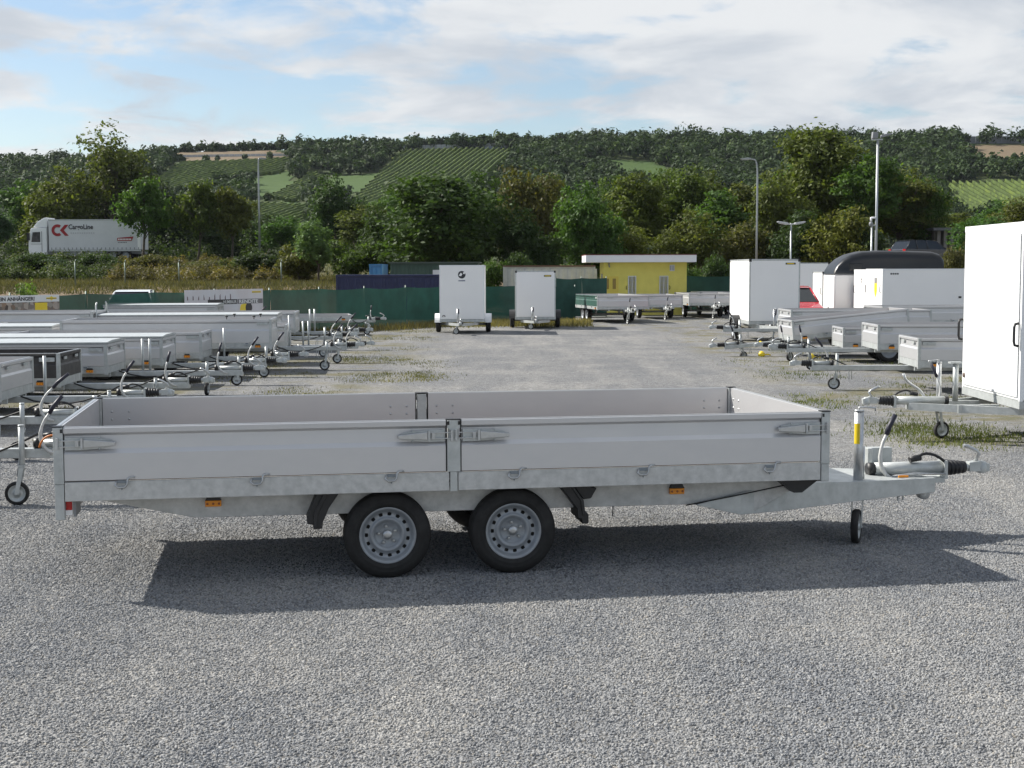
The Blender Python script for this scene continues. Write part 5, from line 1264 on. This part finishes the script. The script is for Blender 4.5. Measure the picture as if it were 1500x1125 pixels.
vv = t.nodes.new('ShaderNodeTexVoronoi'); vv.inputs['Scale'].default_value = 9; t.links.new(co.outputs['Object'], vv.inputs['Vector']); sc_ = t.nodes.new('ShaderNodeSeparateColor'); t.links.new(vv.outputs['Color'], sc_.inputs[0])
t.links.new(ramp(t, sc_.outputs[0], [(0, (.05, .035, .03)), (.25, (.30, .20, .13)), (.5, (.16, .13, .11)), (.75, (.45, .38, .32)), (1, (.10, .12, .10))]), b.inputs['Base Color'])
m = MB(); m.box(0, wA, -.11, -.10, zl - .35, zm - .002); bp_ = m.build('picture_strip', nd, ban)
m = MB(); q = (fence_pt(46) - pA).length; q2 = (fence_pt(64) - pA).length; m.box(q, q2, -.116, -.1105, zl - .2, zm - .02); m.build('yellow_panel', YELLOW, bp_)
q = (fence_pt(46) - pA).length; ts = (zt_ - zm) * .74
tx = text_part('EIN ANHÄNGER!', ts, INK, tp, FACE_NY(q, -.1125, zm + ts * .32), align='RIGHT', sx=1.16, bold=.004)
qe0, qe1 = (fence_pt(63) - pA).length, (fence_pt(78) - pA).length; zc_ = (zt_ + zm) / 2
m = MB(); m.box(qe0, qe1, -.1125, -.1105, zc_ - .022, zc_ + .022); m.prism([((qe0 + qe1) / 2 - .09, zc_), ((qe0 + qe1) / 2, zc_ - .06), ((qe0 + qe1) / 2 + .09, zc_), ((qe0 + qe1) / 2, zc_ + .06)], 'y', -.1145, -.113); lg = m.build('emblem', YELLOW, tp)
m = MB(); m.box(qe0, qe1, -.1155, -.1148, zc_ - .010, zc_ + .004); m.build('emblem_line', INK, lg)
pA, pB = fence_pt(266), fence_pt(381); wA = (pB - pA).length
ban = empty('banner', (pA.x, pA.y, 0), fa); tag(ban, 'pale picture banner with a dark band of lettering on the fence', 'banner', 'banners on the fence')
zt_, zl = zf(325, 424), zf(325, 456)
SK = material('banner_sky_print', (.50, .46, .46), .5, 0, .25, 1.2, col2=(.62, .63, .66))
m = MB(); m.box(0, wA, -.11, -.10, zl - .1, zt_); pn = m.build('banner_sheet', SK, ban)
zb0, zb1 = zf(345, 445), zf(345, 438)
qa, qb = (fence_pt(300) - pA).length, (fence_pt(343) - pA).length
m = MB(); m.box(qa, qb, -.114, -.1105, zb0, zb1); dk = m.build('dark_band', INK, pn)
m = MB(); m.box(qb + .02, wA - .02, -.114, -.1105, zb0, zb1); m.build('dark_band', material('band_grey', (.13, .13, .14), .5), pn)
hh = (zb1 - zb0)
text_part('HUMBAUR', hh * .92, BWHITE, pn, FACE_NY(qb - .04, -.1165, zb0 + hh * .17), align='RIGHT', sx=.92, bold=.001)
text_part('RENDITE', hh * 1.02, BWHITE, pn, FACE_NY(qb + .07, -.1165, zb0 + hh * .14), sx=(wA - qb - .14) / (hh * 1.02 * 4.75), bold=.003)
qe0, qe1 = (fence_pt(365) - pA).length, (fence_pt(378) - pA).length; zc_ = zf(371, 427.5)
m = MB(); m.box(qe0, qe1, -.1125, -.1105, zc_ - .03, zc_ + .03); e_ = m.build('emblem', YELLOW, pn); m = MB(); m.box(qe0, qe1, -.1140, -.1128, zc_ - .015, zc_ + .006); m.build('emblem_line', INK, e_)
m = MB()   # printed skyline
rnd = random.Random(3)
for k in range(9):
    a = .1 + k * (wA * .6 / 9); m.add([(a, -.1115, zb1 - .0), (a + .05, -.1115, zb1), (a + .045, -.1115, zb1 + rnd.uniform(.05, .2)), (a + .005, -.1115, zb1 + rnd.uniform(.05, .2))], [(0, 1, 2, 3)])
m.build('printed_skyline', material('skyline_ink', (.16, .12, .13), .6), pn)
qd = (fence_pt(360) - pA).length; zd_ = zf(360, 450.5); m = MB(); m.lathe([(.001, 0), (.16, 0)], (qd, -.1125, zd_), 20); m.build('black_spot', INK, pn)
m = MB(); m.add([(qd - .45, -.1118, zd_ - .15), (qd - .1, -.1118, zd_ - .15), (qd - .12, -.1118, zd_ + .16), (qd - .38, -.1118, zd_ + .10)], [(0, 1, 2, 3)]); m.build('yellow_print', YELLOW, pn)

# ---- kiosk
kd = 64.5; kx0, kx1 = xd(884, kd), xd(1006, kd); KZ = 2.42
ki = empty('kiosk', (kx0, kd, 0), R(0)); tag(ki, 'flat roofed yellow kiosk with a broad white fascia and two white shutters', 'building'); KW = kx1 - kx0; KD = 2.6
PAINT = material('yellow_plaster', (0.70, 0.62, 0.14), .8, 0, .1, 2.0, .15, 40)
m = MB(); m.box(0, KW, 0, KD, 0, KZ); m.build('wall', PAINT, ki)
rx0 = xd(858, kd - .5) - kx0; rx1 = xd(1020, kd - .5) - kx0
m = MB(); m.box(rx0, rx1, -.55, KD + .4, KZ + .002, KZ + .33); rf = m.build('roof', material('fascia_white', (.74, .75, .76), .5, 0, .05, 2), ki, bevel=.01)
m = MB(); m.box(rx0 - .015, rx1 + .015, -.565, KD + .415, KZ + .332, KZ + .36); m.build('roof_edge', material('roof_red', (.18, .05, .04), .7), rf)
WIN = material('grey_glass', (.05, .06, .065), .1)
m = MB(); m.box(-.012, .012, .25, 1.55, 1.05, 1.95); wf = m.build('window', material('yellow_frame', (.62, .50, .09), .5), ki)
for a in (.33, .95):
    m = MB(); m.box(-.018, -.0125, a, a + .52, 1.12, 1.88); m.build('pane', WIN, wf)
fx0, fx1 = xd(884, kd) - kx0, xd(906, kd) - kx0
m = MB(); m.box(fx0 + .02, fx1, -.03, -.003, .35, 1.78); dr = m.build('door', material('yellow_door', (.66, .52, .08), .5), ki)
for a in (.10, .42): 
    m = MB(); m.box(fx0 + a, fx0 + a + .15, -.036, -.0305, 1.2, 1.68); m.build('pane', material('amber_glass', (.25, .17, .02), .2), dr)
LV = material('shutter_white', (.60, .62, .64), .5)
for j, (a, c) in enumerate(((920, 932), (966, 979))):
    x0, x1 = xd(a, kd) - kx0, xd(c, kd) - kx0
    m = MB(); m.box(x0, x0 + .04, -.04, -.003, .25, 1.80); m.box(x1 - .04, x1, -.04, -.003, .25, 1.80); m.box(x0 + .041, x1 - .041, -.04, -.003, 1.76, 1.80); m.box(x0 + .041, x1 - .041, -.04, -.003, .25, .29); m.box((x0 + x1) / 2 - .015, (x0 + x1) / 2 + .015, -.038, -.004, .291, 1.759); sh = m.build('shutter', LV, ki)
    for k in range(24):
        z = .30 + k * .0605; m = MB(); m.add([(x0 + .041, -.012, z), (x1 - .041, -.012, z), (x1 - .041, -.032, z + .045), (x0 + .041, -.032, z + .045)], [(0, 1, 2, 3), (3, 2, 1, 0)]); m.build('slat', LV, sh)
    m = MB(); hx = x0 - .05 if j == 0 else x1 + .05; m.tube([(hx, -.01, 1.35), (hx - .03 * (1 - 2 * j), -.05, 1.30), (hx - .03 * (1 - 2 * j), -.05, 1.22), (hx, -.01, 1.18)], .014, 6); m.build('shutter_hook', BLACK, sh)
x0, x1 = xd(981, kd) - kx0, xd(988, kd) - kx0
m = MB(); m.box(x0, x1, -.03, -.003, KZ - .40, KZ - .12); vn = m.build('vent', LV, ki)
for k in range(3): 
    m = MB(); m.box(x0 + .02 + k * (x1 - x0) / 3, x0 + .05 + k * (x1 - x0) / 3, -.036, -.031, KZ - .37, KZ - .15); m.build('vent_slot', GREYP, vn)
m = MB(); m.tube([(.25, -.04, KZ - .02), (.25, -.06, KZ - .15), (.28, -.09, KZ - .22)], .03, 7); m.build('wall_lamp', GREYP, ki)

# ---- containers and sheds behind the fence
def corrugated(m, x0, x1, z0, z1, y, pitch, depth, s=-1):
    """trapezoid sheeting on a plane facing s*y"""
    x = x0; prof = []
    while x < x1 - pitch * .5:
        prof += [(x, 0), (x + pitch * .35, 0), (x + pitch * .5, depth), (x + pitch * .85, depth)]; x += pitch
    prof.append((x1, 0)); v = [(a, y + s * b_, z0) for a, b_ in prof] + [(a, y + s * b_, z1) for a, b_ in prof]; k = len(prof)
    m.add(v, [(i, i + 1, i + 1 + k, i + k) if s < 0 else (i + k, i + 1 + k, i + 1, i) for i in range(k - 1)])
def container(name, label, px0, px1, d, pyt, depth, mat, pitch=.28, cat='container', roofm=None, over=.0):
    x0, x1 = xd(px0, d), xd(px1, d); zt = atd(px0, pyt, d)[2]; r = empty(name, (x0, d, 0)); tag(r, label, cat); Wd = x1 - x0
    m = MB(); m.box(0, Wd, .04, depth, 0, zt); corrugated(m, .05, Wd - .05, .12, zt - .1, .035, pitch, .035); m.build('wall', mat, r)
    for a in (0, Wd - .06):
        m = MB(); m.box(a - .002, a + .062, -.012, .06, 0, zt + .003); m.build('corner_post', mat, r)
    m = MB(); m.box(-.01 - over, Wd + .01 + over, -.02 - over, depth + .02 + over, zt + .004, zt + .07); m.build('roof', roofm or mat, r); return r, Wd, zt
container('container', 'long navy blue container behind the green fence, left of the emblem trailer', 492, 648, 60.5, 405, 2.4, material('navy_paint', (.018, .025, .085), .5, 0, .2, 3))
sh, Wd, zt = container('shed', 'green corrugated shed with a low roof behind the emblem box trailer', 572, 700, 66, 386, 4, material('shed_green', (.062, .11, .08), .6, 0, .2, 2), .2, 'shed', material('shed_roof', (.075, .10, .08), .7), .08)
m = MB(); m.box(-.03, -.004, .3, 3.6, .1, zt - .05); m.build('gable_wall', material('gable_pale', (.34, .40, .33), .7), sh)
m = MB(); a = xd(634, 66) - xd(572, 66); m.box(a, a + .35, -.05, -.006, 1.55, 2.1); m.build('sign_plate', BWHITE, sh)
container('container', 'bright blue container end left of the green shed', 541, 560, 68, 389, 3, material('bright_blue', (.06, .21, .44), .5, 0, .15, 3), .22)
container('container', 'pale corrugated container behind the second white box trailer', 737, 872, 69, 391, 3, material('pale_sheet', (.55, .55, .51), .6, 0, .15, 2), .42, roofm=material('rust_edge', (.16, .09, .06), .8))
# ================================================================== LAMP POSTS AND MAST
LAMPM = material('lamp_metal', (.36, .38, .38), .4, .6, .1, 10)
def curved_lamp(label, px, d, pyt, arm, r=.075):
    x = xd(px, d); z0 = terrain(x, d) - .1; zt = atd(px, pyt, d)[2]; o = empty('lamp_post', (x, d, z0)); tag(o, label, 'lamp post', 'street lamps'); H = zt - z0
    m = MB(); pts = [(0, 0, 0), (0, 0, H * .5), (0, 0, H - 1.1)] + bezier([(0, 0, H - 1.1), (0, 0, H - .1), (arm * .35, 0, H)], 6)[1:] + [(arm, 0, H + .03)]
    m.tube(pts, [r * 1.2, r, r * .9] + [r * .75] * (len(pts) - 3), 10); m.build('pole', LAMPM, o)
    m = MB(); s = 1 if arm > 0 else -1
    m.prism([(arm - s * .1, H + .0), (arm + s * .5, H + .02), (arm + s * .52, H + .06), (arm + s * .1, H + .13), (arm - s * .1, H + .09)], 'y', -.13, .13); h = m.build('lamp_head', LAMPM, o, bevel=.02)
    m = MB(); m.box(*sorted((arm + s * .02, arm + s * .45)), -.1, .1, H - .012, H + .004); m.build('lamp_glass', LENSW, h); return o
curved_lamp('tall street lamp with a short curved arm standing among the trees on the left', 381, 113, 233, .15)
curved_lamp('street lamp with a left curving arm above the trees on the right', 1108, 83, 234, -.5, .06)
x, d = xd(1158, 62), 62; o = empty('lamp_post', (x, d, 0)); tag(o, 'double headed yard lamp behind the tall white box trailer', 'lamp post'); zt = atd(1158, 327, d)[2]
m = MB(); m.tube([(0, 0, 0), (0, 0, zt)], [.042, .036], 10); m.build('pole', LAMPM, o)
for s in (-1, 1):
    m = MB(); m.tube([(0, 0, zt - .06), (s * .16, 0, zt - .02)], .03, 8); m.prism([(s * .14, zt - .06), (s * .58, zt + .02), (s * .63, zt + .06), (s * .56, zt + .09), (s * .16, zt + .03)], 'y', -.14, .14); h = m.build('lamp_head', material('lamp_pale', (.42, .43, .43), .5), o, bevel=.015)
    m = MB(); m.prism([(s * .2, zt - .062), (s * .55, zt + .002), (s * .55, zt - .008), (s * .2, zt - .072)], 'y', -.11, .11); m.build('lamp_glass', LENSW, h)
x, d = xd(1282.5, 66), 66; o = empty('light_mast', (x, d, 0)); tag(o, 'tall straight light mast with floodlights and a small camera arm', 'mast'); zt = atd(1281, 204, d)[2]
m = MB(); m.tube([(0, 0, 0), (0, 0, zt)], [.066, .056], 12); m.build('pole', material('mast_pale', (.42, .44, .45), .4, .4), o)
m = MB(); m.box(-.28, .22, -.06, .06, zt - .05, zt + .02); m.build('cross_bar', LAMPM, o)
for a, c in ((-.16, .26), (.30, .30)):
    m = MB(); m.prism([(a - c / 2, zt + .03), (a + c / 2, zt + .05), (a + c / 2 + .02, zt + .30), (a - c / 2 + .03, zt + .34)] if a < 0 else [(a - .16, zt + .06), (a + .30, zt + .20), (a + .26, zt + .27), (a - .16, zt + .20)], 'y', -.14, .14); h = m.build('floodlight', GREYP, o, bevel=.02)
zc = atd(1275, 319, d)[2]
m = MB(); m.tube([(.0, 0, zc), (-.25, 0, zc)], .045, 8); m.tube([(-.25, 0, zc + .02), (-.25, 0, zc - .18)], .05, 8); ca = m.build('camera_arm', LENSW, o); m = MB(); m.lathe([(.001, -.20), (.09, -.14), (.10, -.04), (.07, .02), (.001, .03)], (-.25, 0, zc - .22), 14, axis='z'); m.build('dome_camera', GREYP, ca)
x2 = xd(1276, 66.4); m = MB(); m.tube([(0, 0, 0), (0, 0, atd(1276, 331, 66.4)[2])], .045, 8); m.box(-.12, .14, -.04, .04, atd(1276, 331, 66.4)[2], atd(1276, 331, 66.4)[2] + .07)
tag(m.build('signal_pole', LAMPM, loc=(x2, 66.4, 0)), 'thinner short pole close beside the tall light mast', 'pole')
x, d = xd(1137.5, 110), 110; m = MB(); zt = atd(1137, 262, d)[2] - terrain(x, d); m.tube([(0, 0, 0), (0, 0, zt)], .1, 8); m.box(-.1, .9, -.05, .05, zt - .1, zt); m.box(-.2, .2, -.08, .08, zt - 1.2, zt - .9)
tag(m.build('utility_pole', material('old_pole', (.28, .27, .25), .8), loc=(x, d, terrain(x, d))), 'pale utility pole between the curved lamp and the tallest right tree', 'pole')

# ================================================================== LORRY
RZ0 = ROAD_Z + .045; ld = 118.2
lx = xd(42, ld); lo = empty('lorry', (lx, ld, RZ0)); tag(lo, 'white lorry with a red emblem on its box, driving left on the road', 'lorry')
bx0, bx1 = xd(73, ld) - lx, xd(207, ld) - lx; bz0, bz1 = .98, atd(140, 322.5, ld)[2] - RZ0
TARP = material('white_tarpaulin', (.66, .67, .68), .5, 0, .07, .8, .25, 1.6)
m = MB(); nseg = 24; v = []
for i in range(nseg + 1):
    for z in (bz0, (bz0 + bz1) / 2, bz1): v.append((bx0 + (bx1 - bx0) * i / nseg, -.012 * (i % 2) * (1 if z < bz1 else 0), z))
m.add(v, [(i * 3 + j, (i + 1) * 3 + j, (i + 1) * 3 + j + 1, i * 3 + j + 1) for i in range(nseg) for j in range(2)], smooth=True)
m.box(bx0, bx1, .012, 2.5, bz0, bz1); bxo = m.build('cargo_box', TARP, lo)
m = MB(); m.box(bx0 - .02, bx1 + .02, -.03, .05, bz1 - .02, bz1 + .07); m.build('roof_rail', ZINC, bxo)
m = MB(); m.box(bx0 - .02, bx1 + .02, -.04, .03, bz0 - .16, bz0 - .01); m.build('bottom_rail', ZINC, bxo)
for k in range(22):
    a = bx0 + .2 + k * (bx1 - bx0 - .4) / 21; m = MB(); m.box(a, a + .05, -.045, -.014, bz0 - .02, bz0 + .16); m.build('strap', GREYP, bxo)
m = MB(); m.box(bx1 - .25, bx1 + .01, -.035, -.016, bz0, bz1 - .05); m.build('rear_edge', WHITE, bxo)
CR = material('emblem_red', (.33, .015, .02), .5); CB = material('lorry_ink', (.012, .012, .02), .5)
def lz(py): return atd(140, py, ld)[2] - RZ0
def lxx(px): return xd(px, ld) - lx
cc = (lxx(86), lz(337.2)); ro, ri = .50, .26
v = []; n = 26
for i in range(n + 1):
    a = R(52) + R(256) * i / n; v += [(cc[0] + ro * math.cos(a), -.03, cc[1] + ro * math.sin(a)), (cc[0] + ri * math.cos(a), -.03, cc[1] + ri * math.sin(a))]
m = MB(); m.add(v, [(2 * i, 2 * i + 1, 2 * i + 3, 2 * i + 2) for i in range(n)])
kx = cc[0] + .20
m.add([(kx, -.03, cc[1]), (kx + .42, -.03, cc[1] + .46), (kx + .74, -.03, cc[1] + .46), (kx + .34, -.03, cc[1]), (kx + .74, -.03, cc[1] - .46), (kx + .42, -.03, cc[1] - .46)], [(0, 3, 2, 1), (0, 5, 4, 3)]); m.build('emblem', CR, bxo)
text_part('CargoLine', .56, CB, bxo, FACE_NY(lxx(102), -.03, lz(335.5)), sx=(lxx(139.5) - lxx(102)) / (.56 * 4.35), bold=.012)
m = MB()
for k in range(11): a = lxx(105) + k * .19; m.box(a, a + .10, -.030, -.028, lz(342), lz(340.6))
m.build('small_lettering', material('pale_ink', (.45, .45, .47), .6), bxo)
m = MB(); m.add([(lxx(173), -.03, lz(353)), (lxx(194), -.03, lz(353)), (lxx(197), -.03, lz(346.5)), (lxx(173), -.03, lz(348.5))], [(0, 1, 2, 3)]); lb = m.build('red_label', CR, bxo)
m = MB()
for k in range(9): a = lxx(174.5) + k * .125; m.box(a, a + .085, -.034, -.032, lz(351.8), lz(349.6))
m.build('label_lettering', WHITE, lb)
m = MB()
for k in range(6): a = lxx(174) + k * .13; m.box(a, a + .08, -.031, -.029, lz(355.6), lz(354.6))
m.build('small_lettering', CB, bxo)
# cab, side profile with raked front, roof deflector
cx1 = lxx(69.5)
m = MB(); m.prism([(.10, .55), (.03, .95), (.05, 1.55), (.22, 2.62), (.32, 2.78), (cx1, 2.82), (cx1, .55)], 'y', .02, 2.45); cb = m.build('cab', WHITEG, lo, bevel=.05)
m = MB(); m.prism([(.42, 2.84), (.80, 3.30), (1.35, 3.62), (cx1 + .02, 3.66), (cx1 + .02, 2.84)], 'y', .15, 2.3); m.build('roof_deflector', WHITEG, cb, bevel=.05)
GL = material('cab_glass', (.015, .018, .02), .06)
m = MB(); m.prism([(.30, 1.60), (.42, 2.42), (1.05, 2.46), (1.05, 1.60)], 'y', .005, .018); m.build('side_window', GL, cb)
m = MB(); m.add([(.042, .12, 1.60), (.042, 2.35, 1.60), (.195, 2.35, 2.55), (.195, .12, 2.55)], [(0, 1, 2, 3), (3, 2, 1, 0)]); m.build('windscreen', GL, cb)
m = MB(); m.box(.02, .20, -.22, -.04, 1.75, 2.35); m.build('mirror', BLACK, cb)
m = MB(); m.box(1.15, 1.20, .004, .018, .8, 2.5); m.box(.25, 1.15, .006, .018, 1.42, 1.46); m.build('door_seam', GREYP, cb)
m = MB(); m.box(.0, .35, .0, 2.47, .38, .545); m.build('bumper', GREYP, cb)
m = MB(); m.box(.3, bx1, .3, 2.2, .62, .80); m.build('chassis', GREYP, lo)
for a in (1.0, bx1 - 2.4, bx1 - 1.3):
    for s in (-1, 1): wheel(lo, (a, .2 if s < 0 else 2.25, .48), .48, .3, .28, s, False)
for a in (bx0 + .5,): 
    m = MB(); m.box(a, bx1 - 3.2, .05, .1, .45, .95); m.build('side_guard', GREYP, lo)

# ================================================================== CARS
def car(label, loc, rz, paint, L=4.1, H=1.48, Wd=1.7, tail_red=True, group=None):
    o = empty('car', loc, rz); tag(o, label, 'car', group); h = Wd / 2
    prof = [(0, .30), (0, .62), (.10, .80), (.95, .95), (1.05, .98), (L - .06, 1.0), (L, .92), (L + .02, .45), (L - .04, .30)]
    m = MB(); m.prism(prof, 'y', -h, h); bd = m.build('body', paint, o, bevel=.06)
    gl = [(1.0, .975), (1.75, H - .06), (2.2, H - .015), (L - .75, H - .01), (L - .45, H - .06), (L - .10, 1.0)]
    m = MB(); v = []
    for s in (-1, 1): v += [(a, s * (h - .05 - .16 * max(0, (z - .97)) / (H - .97)), z) for a, z in gl]
    k = len(gl); m.add(v, [tuple(range(k)), tuple(range(2 * k - 1, k - 1, -1))] + [(i + 1, i, i + k, i + 1 + k) for i in range(k - 1)]); m.build('glasshouse', GL, o)
    m = MB(); v = []
    for s in (-1, 1): v += [(a, s * (h - .19), z) for a, z in ((1.72, H - .05), (2.2, H + .002), (L - .75, H + .006), (L - .42, H - .05))]
    m.add([(a, y, z + .012) for a, y, z in v], [(0, 1, 5, 4), (1, 2, 6, 5), (2, 3, 7, 6)], smooth=True); m.add(v, [(4, 5, 1, 0), (5, 6, 2, 1), (6, 7, 3, 2)]); m.build('roof', paint, o)
    for s in (-1, 1):
        for a, b_ in (((1.02, .97), (1.76, H - .05)), ((2.45, .98), (2.5, H - .03)), ((L - .95, .99), (L - .9, H - .02)), ((L - .12, 1.0), (L - .47, H - .06))):
            y0 = s * (h - .045); y1 = s * (h - .20); m = MB(); m.tube([(a[0], y0, a[1]), (b_[0], y1, b_[1])], .035, 6); m.build('pillar', paint, o)
        m = MB(); m.box(L - .06, L + .028, *sorted((s * (h - .02), s * (h - .26))), .70, .98); m.build('tail_lamp', RED, o)
        m = MB(); m.box(-.012, .1, *sorted((s * (h - .05), s * (h - .4))), .60, .74); m.build('headlight', LENSW, o)
        for a in (.78, L - .75): wheel(o, (a, s * (h - .08), .31), .31, .19, .2, s, False)
    m = MB(); m.box(L + .021, L + .03, -.26, .26, .58, .70); m.build('number_plate', LENSW, o)
    return o
car('red car half hidden behind the white box trailers on the right', (xd(1153, 49), 46.8, 0), R(88), material('red_paint', (.42, .02, .03), .25, 0, .05, 1, coat=.5))
x = xd(1316, 88) + 3.8; car('dark car with a red tail lamp on the bank behind the horse trailer', (x, 89.8, terrain(x, 89.8) - .02), R(203), material('dark_paint', (.02, .022, .028), .25, 0, .05, 1, coat=.5), L=4.2, H=1.55)
x = xd(187, 50); car('car with a white roof peeking over the green fence', (x + .3, 48.8, 0), R(100), material('white_paint', (.75, .76, .76), .25, 0, .03, 1, coat=.4), L=4.0, H=1.38, Wd=1.60)

# old wall below the right vineyard
x0, d = xd(1372, 104), 104; z0 = terrain(x0, d); ow = empty('old_building', (x0, d, z0 - .3)); tag(ow, 'weathered low building with dark openings below the right vineyard', 'building')
STN = material('weathered_plaster', (.30, .27, .24), .9, 0, .4, 1.5, .3, 12)
zt = atd(1400, 338, d)[2] - z0 + .3; Wd = xd(1420, d) - x0
for k in range(5):
    a = k * Wd / 5; m = MB(); m.box(a, a + Wd * .10, 0, .5, 0, zt); m.build('pillar', STN, ow)
m = MB(); m.box(-.1, Wd, .6, 4, 0, zt - .02); m.build('wall', material('old_render', (.24, .21, .185), .9, 0, .4, 2), ow)
m = MB(); m.box(-.4, Wd + .4, -.4, 4.3, zt + .01, zt + .22); m.build('roof', material('grey_roof', (.16, .16, .165), .8, 0, .2, 2), ow)

# motorway structures along the ridge
CONC = material('pale_concrete', (.42, .43, .44), .8, 0, .12, .6)
def ridge_wall(label, px0, px1, hgt, y=512, lift=0, mat=None, seg=12):
    x0, x1 = xd(px0, y), xd(px1, y); r = empty('barrier_wall', (x0, y, terrain(x0, y))); tag(r, label, 'wall', 'barriers along the ridge')
    for k in range(seg):
        a, c = x0 + (x1 - x0) * k / seg, x0 + (x1 - x0) * (k + 1) / seg; za, zc = terrain(a, y) + lift - terrain(x0, y), terrain(c, y) + lift - terrain(x0, y); a -= x0; c -= x0
        m = MB(); m.add([(a, 0, za - 1), (c - .15, 0, zc - 1), (c - .15, 0, zc + hgt), (a, 0, za + hgt), (a, .4, za - 1), (c - .15, .4, zc - 1), (c - .15, .4, zc + hgt), (a, .4, za + hgt)], [(0, 1, 2, 3), (5, 4, 7, 6), (3, 2, 6, 7), (4, 0, 3, 7), (1, 5, 6, 2)]); m.build('barrier_panel', mat or CONC, r)
    return r
ridge_wall('long pale barrier along the ridge above the middle vineyard', 588, 782, 1.1, 516, .3, seg=26)
ridge_wall('pale barrier on the ridge above the left vineyard', 262, 432, .8, 505, .2, seg=22)
ridge_wall('grey noise barrier on the ridge at the far right', 1395, 1530, 2.4, 515, .2, material('barrier_grey', (.22, .23, .25), .8), 18)
ridge_wall('pale barrier on the ridge at the far left', 40, 130, .8, 508, .2, seg=12)
x0, y = xd(706, 513), 512; br = empty('bridge_abutment', (x0, y, terrain(x0, y))); tag(br, 'pale concrete bridge block on the ridge above the vineyard', 'building')
m = MB(); m.box(0, 9, 0, 3, -2, 1.5); m.build('abutment', CONC, br); m = MB(); m.box(-1, 10, -.4, 3.2, 1.52, 1.9); m.build('deck_edge', CONC, br)
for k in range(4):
    m = MB(); m.box(.6 + k * 2.1, 1.9 + k * 2.1, -.03, -.002, -.6, 1.1); m.build('painted_recess', material('blue_shade', (.30, .34, .40), .8), br)  # flat panels on the face, bluish colour standing in for recess shade
x0 = xd(1376, 514); gt = empty('sign_gantry', (x0, 514, terrain(x0, 514))); tag(gt, 'dark sign gantry on the ridge above the right vineyard', 'sign'); zt = atd(1376, 203, 514)[2] - terrain(x0, 514)
for a in (.3, 5.5):
    m = MB(); m.box(a, a + .35, 0, .3, -1, zt); m.build('leg', GREYP, gt)
m = MB(); m.prism([(0, zt - 1.3), (4.2, zt - .3), (4.2, zt + .9), (0, zt - .1)], 'y', -.3, -.05); m.build('sign_panel', GREYP, gt)

# ================================================================== AIR
hz = MB(); hz.box(-720, 720, -170, 1020, -2.0, 80.0)
hzo = hz.build('haze', None); tag(hzo, kind='stuff')
hm = bpy.data.materials.new('haze_air'); hm.use_nodes = True; t = hm.node_tree; t.nodes.clear()
ho = t.nodes.new('ShaderNodeOutputMaterial'); pv = t.nodes.new('ShaderNodeVolumePrincipled')
pv.inputs['Color'].default_value = (0.80, 0.88, 1.0, 1); pv.inputs['Density'].default_value = 0.00005; pv.inputs['Anisotropy'].default_value = 0.2
t.links.new(pv.outputs[0], ho.inputs['Volume']); hzo.data.materials.clear(); hzo.data.materials.append(hm)
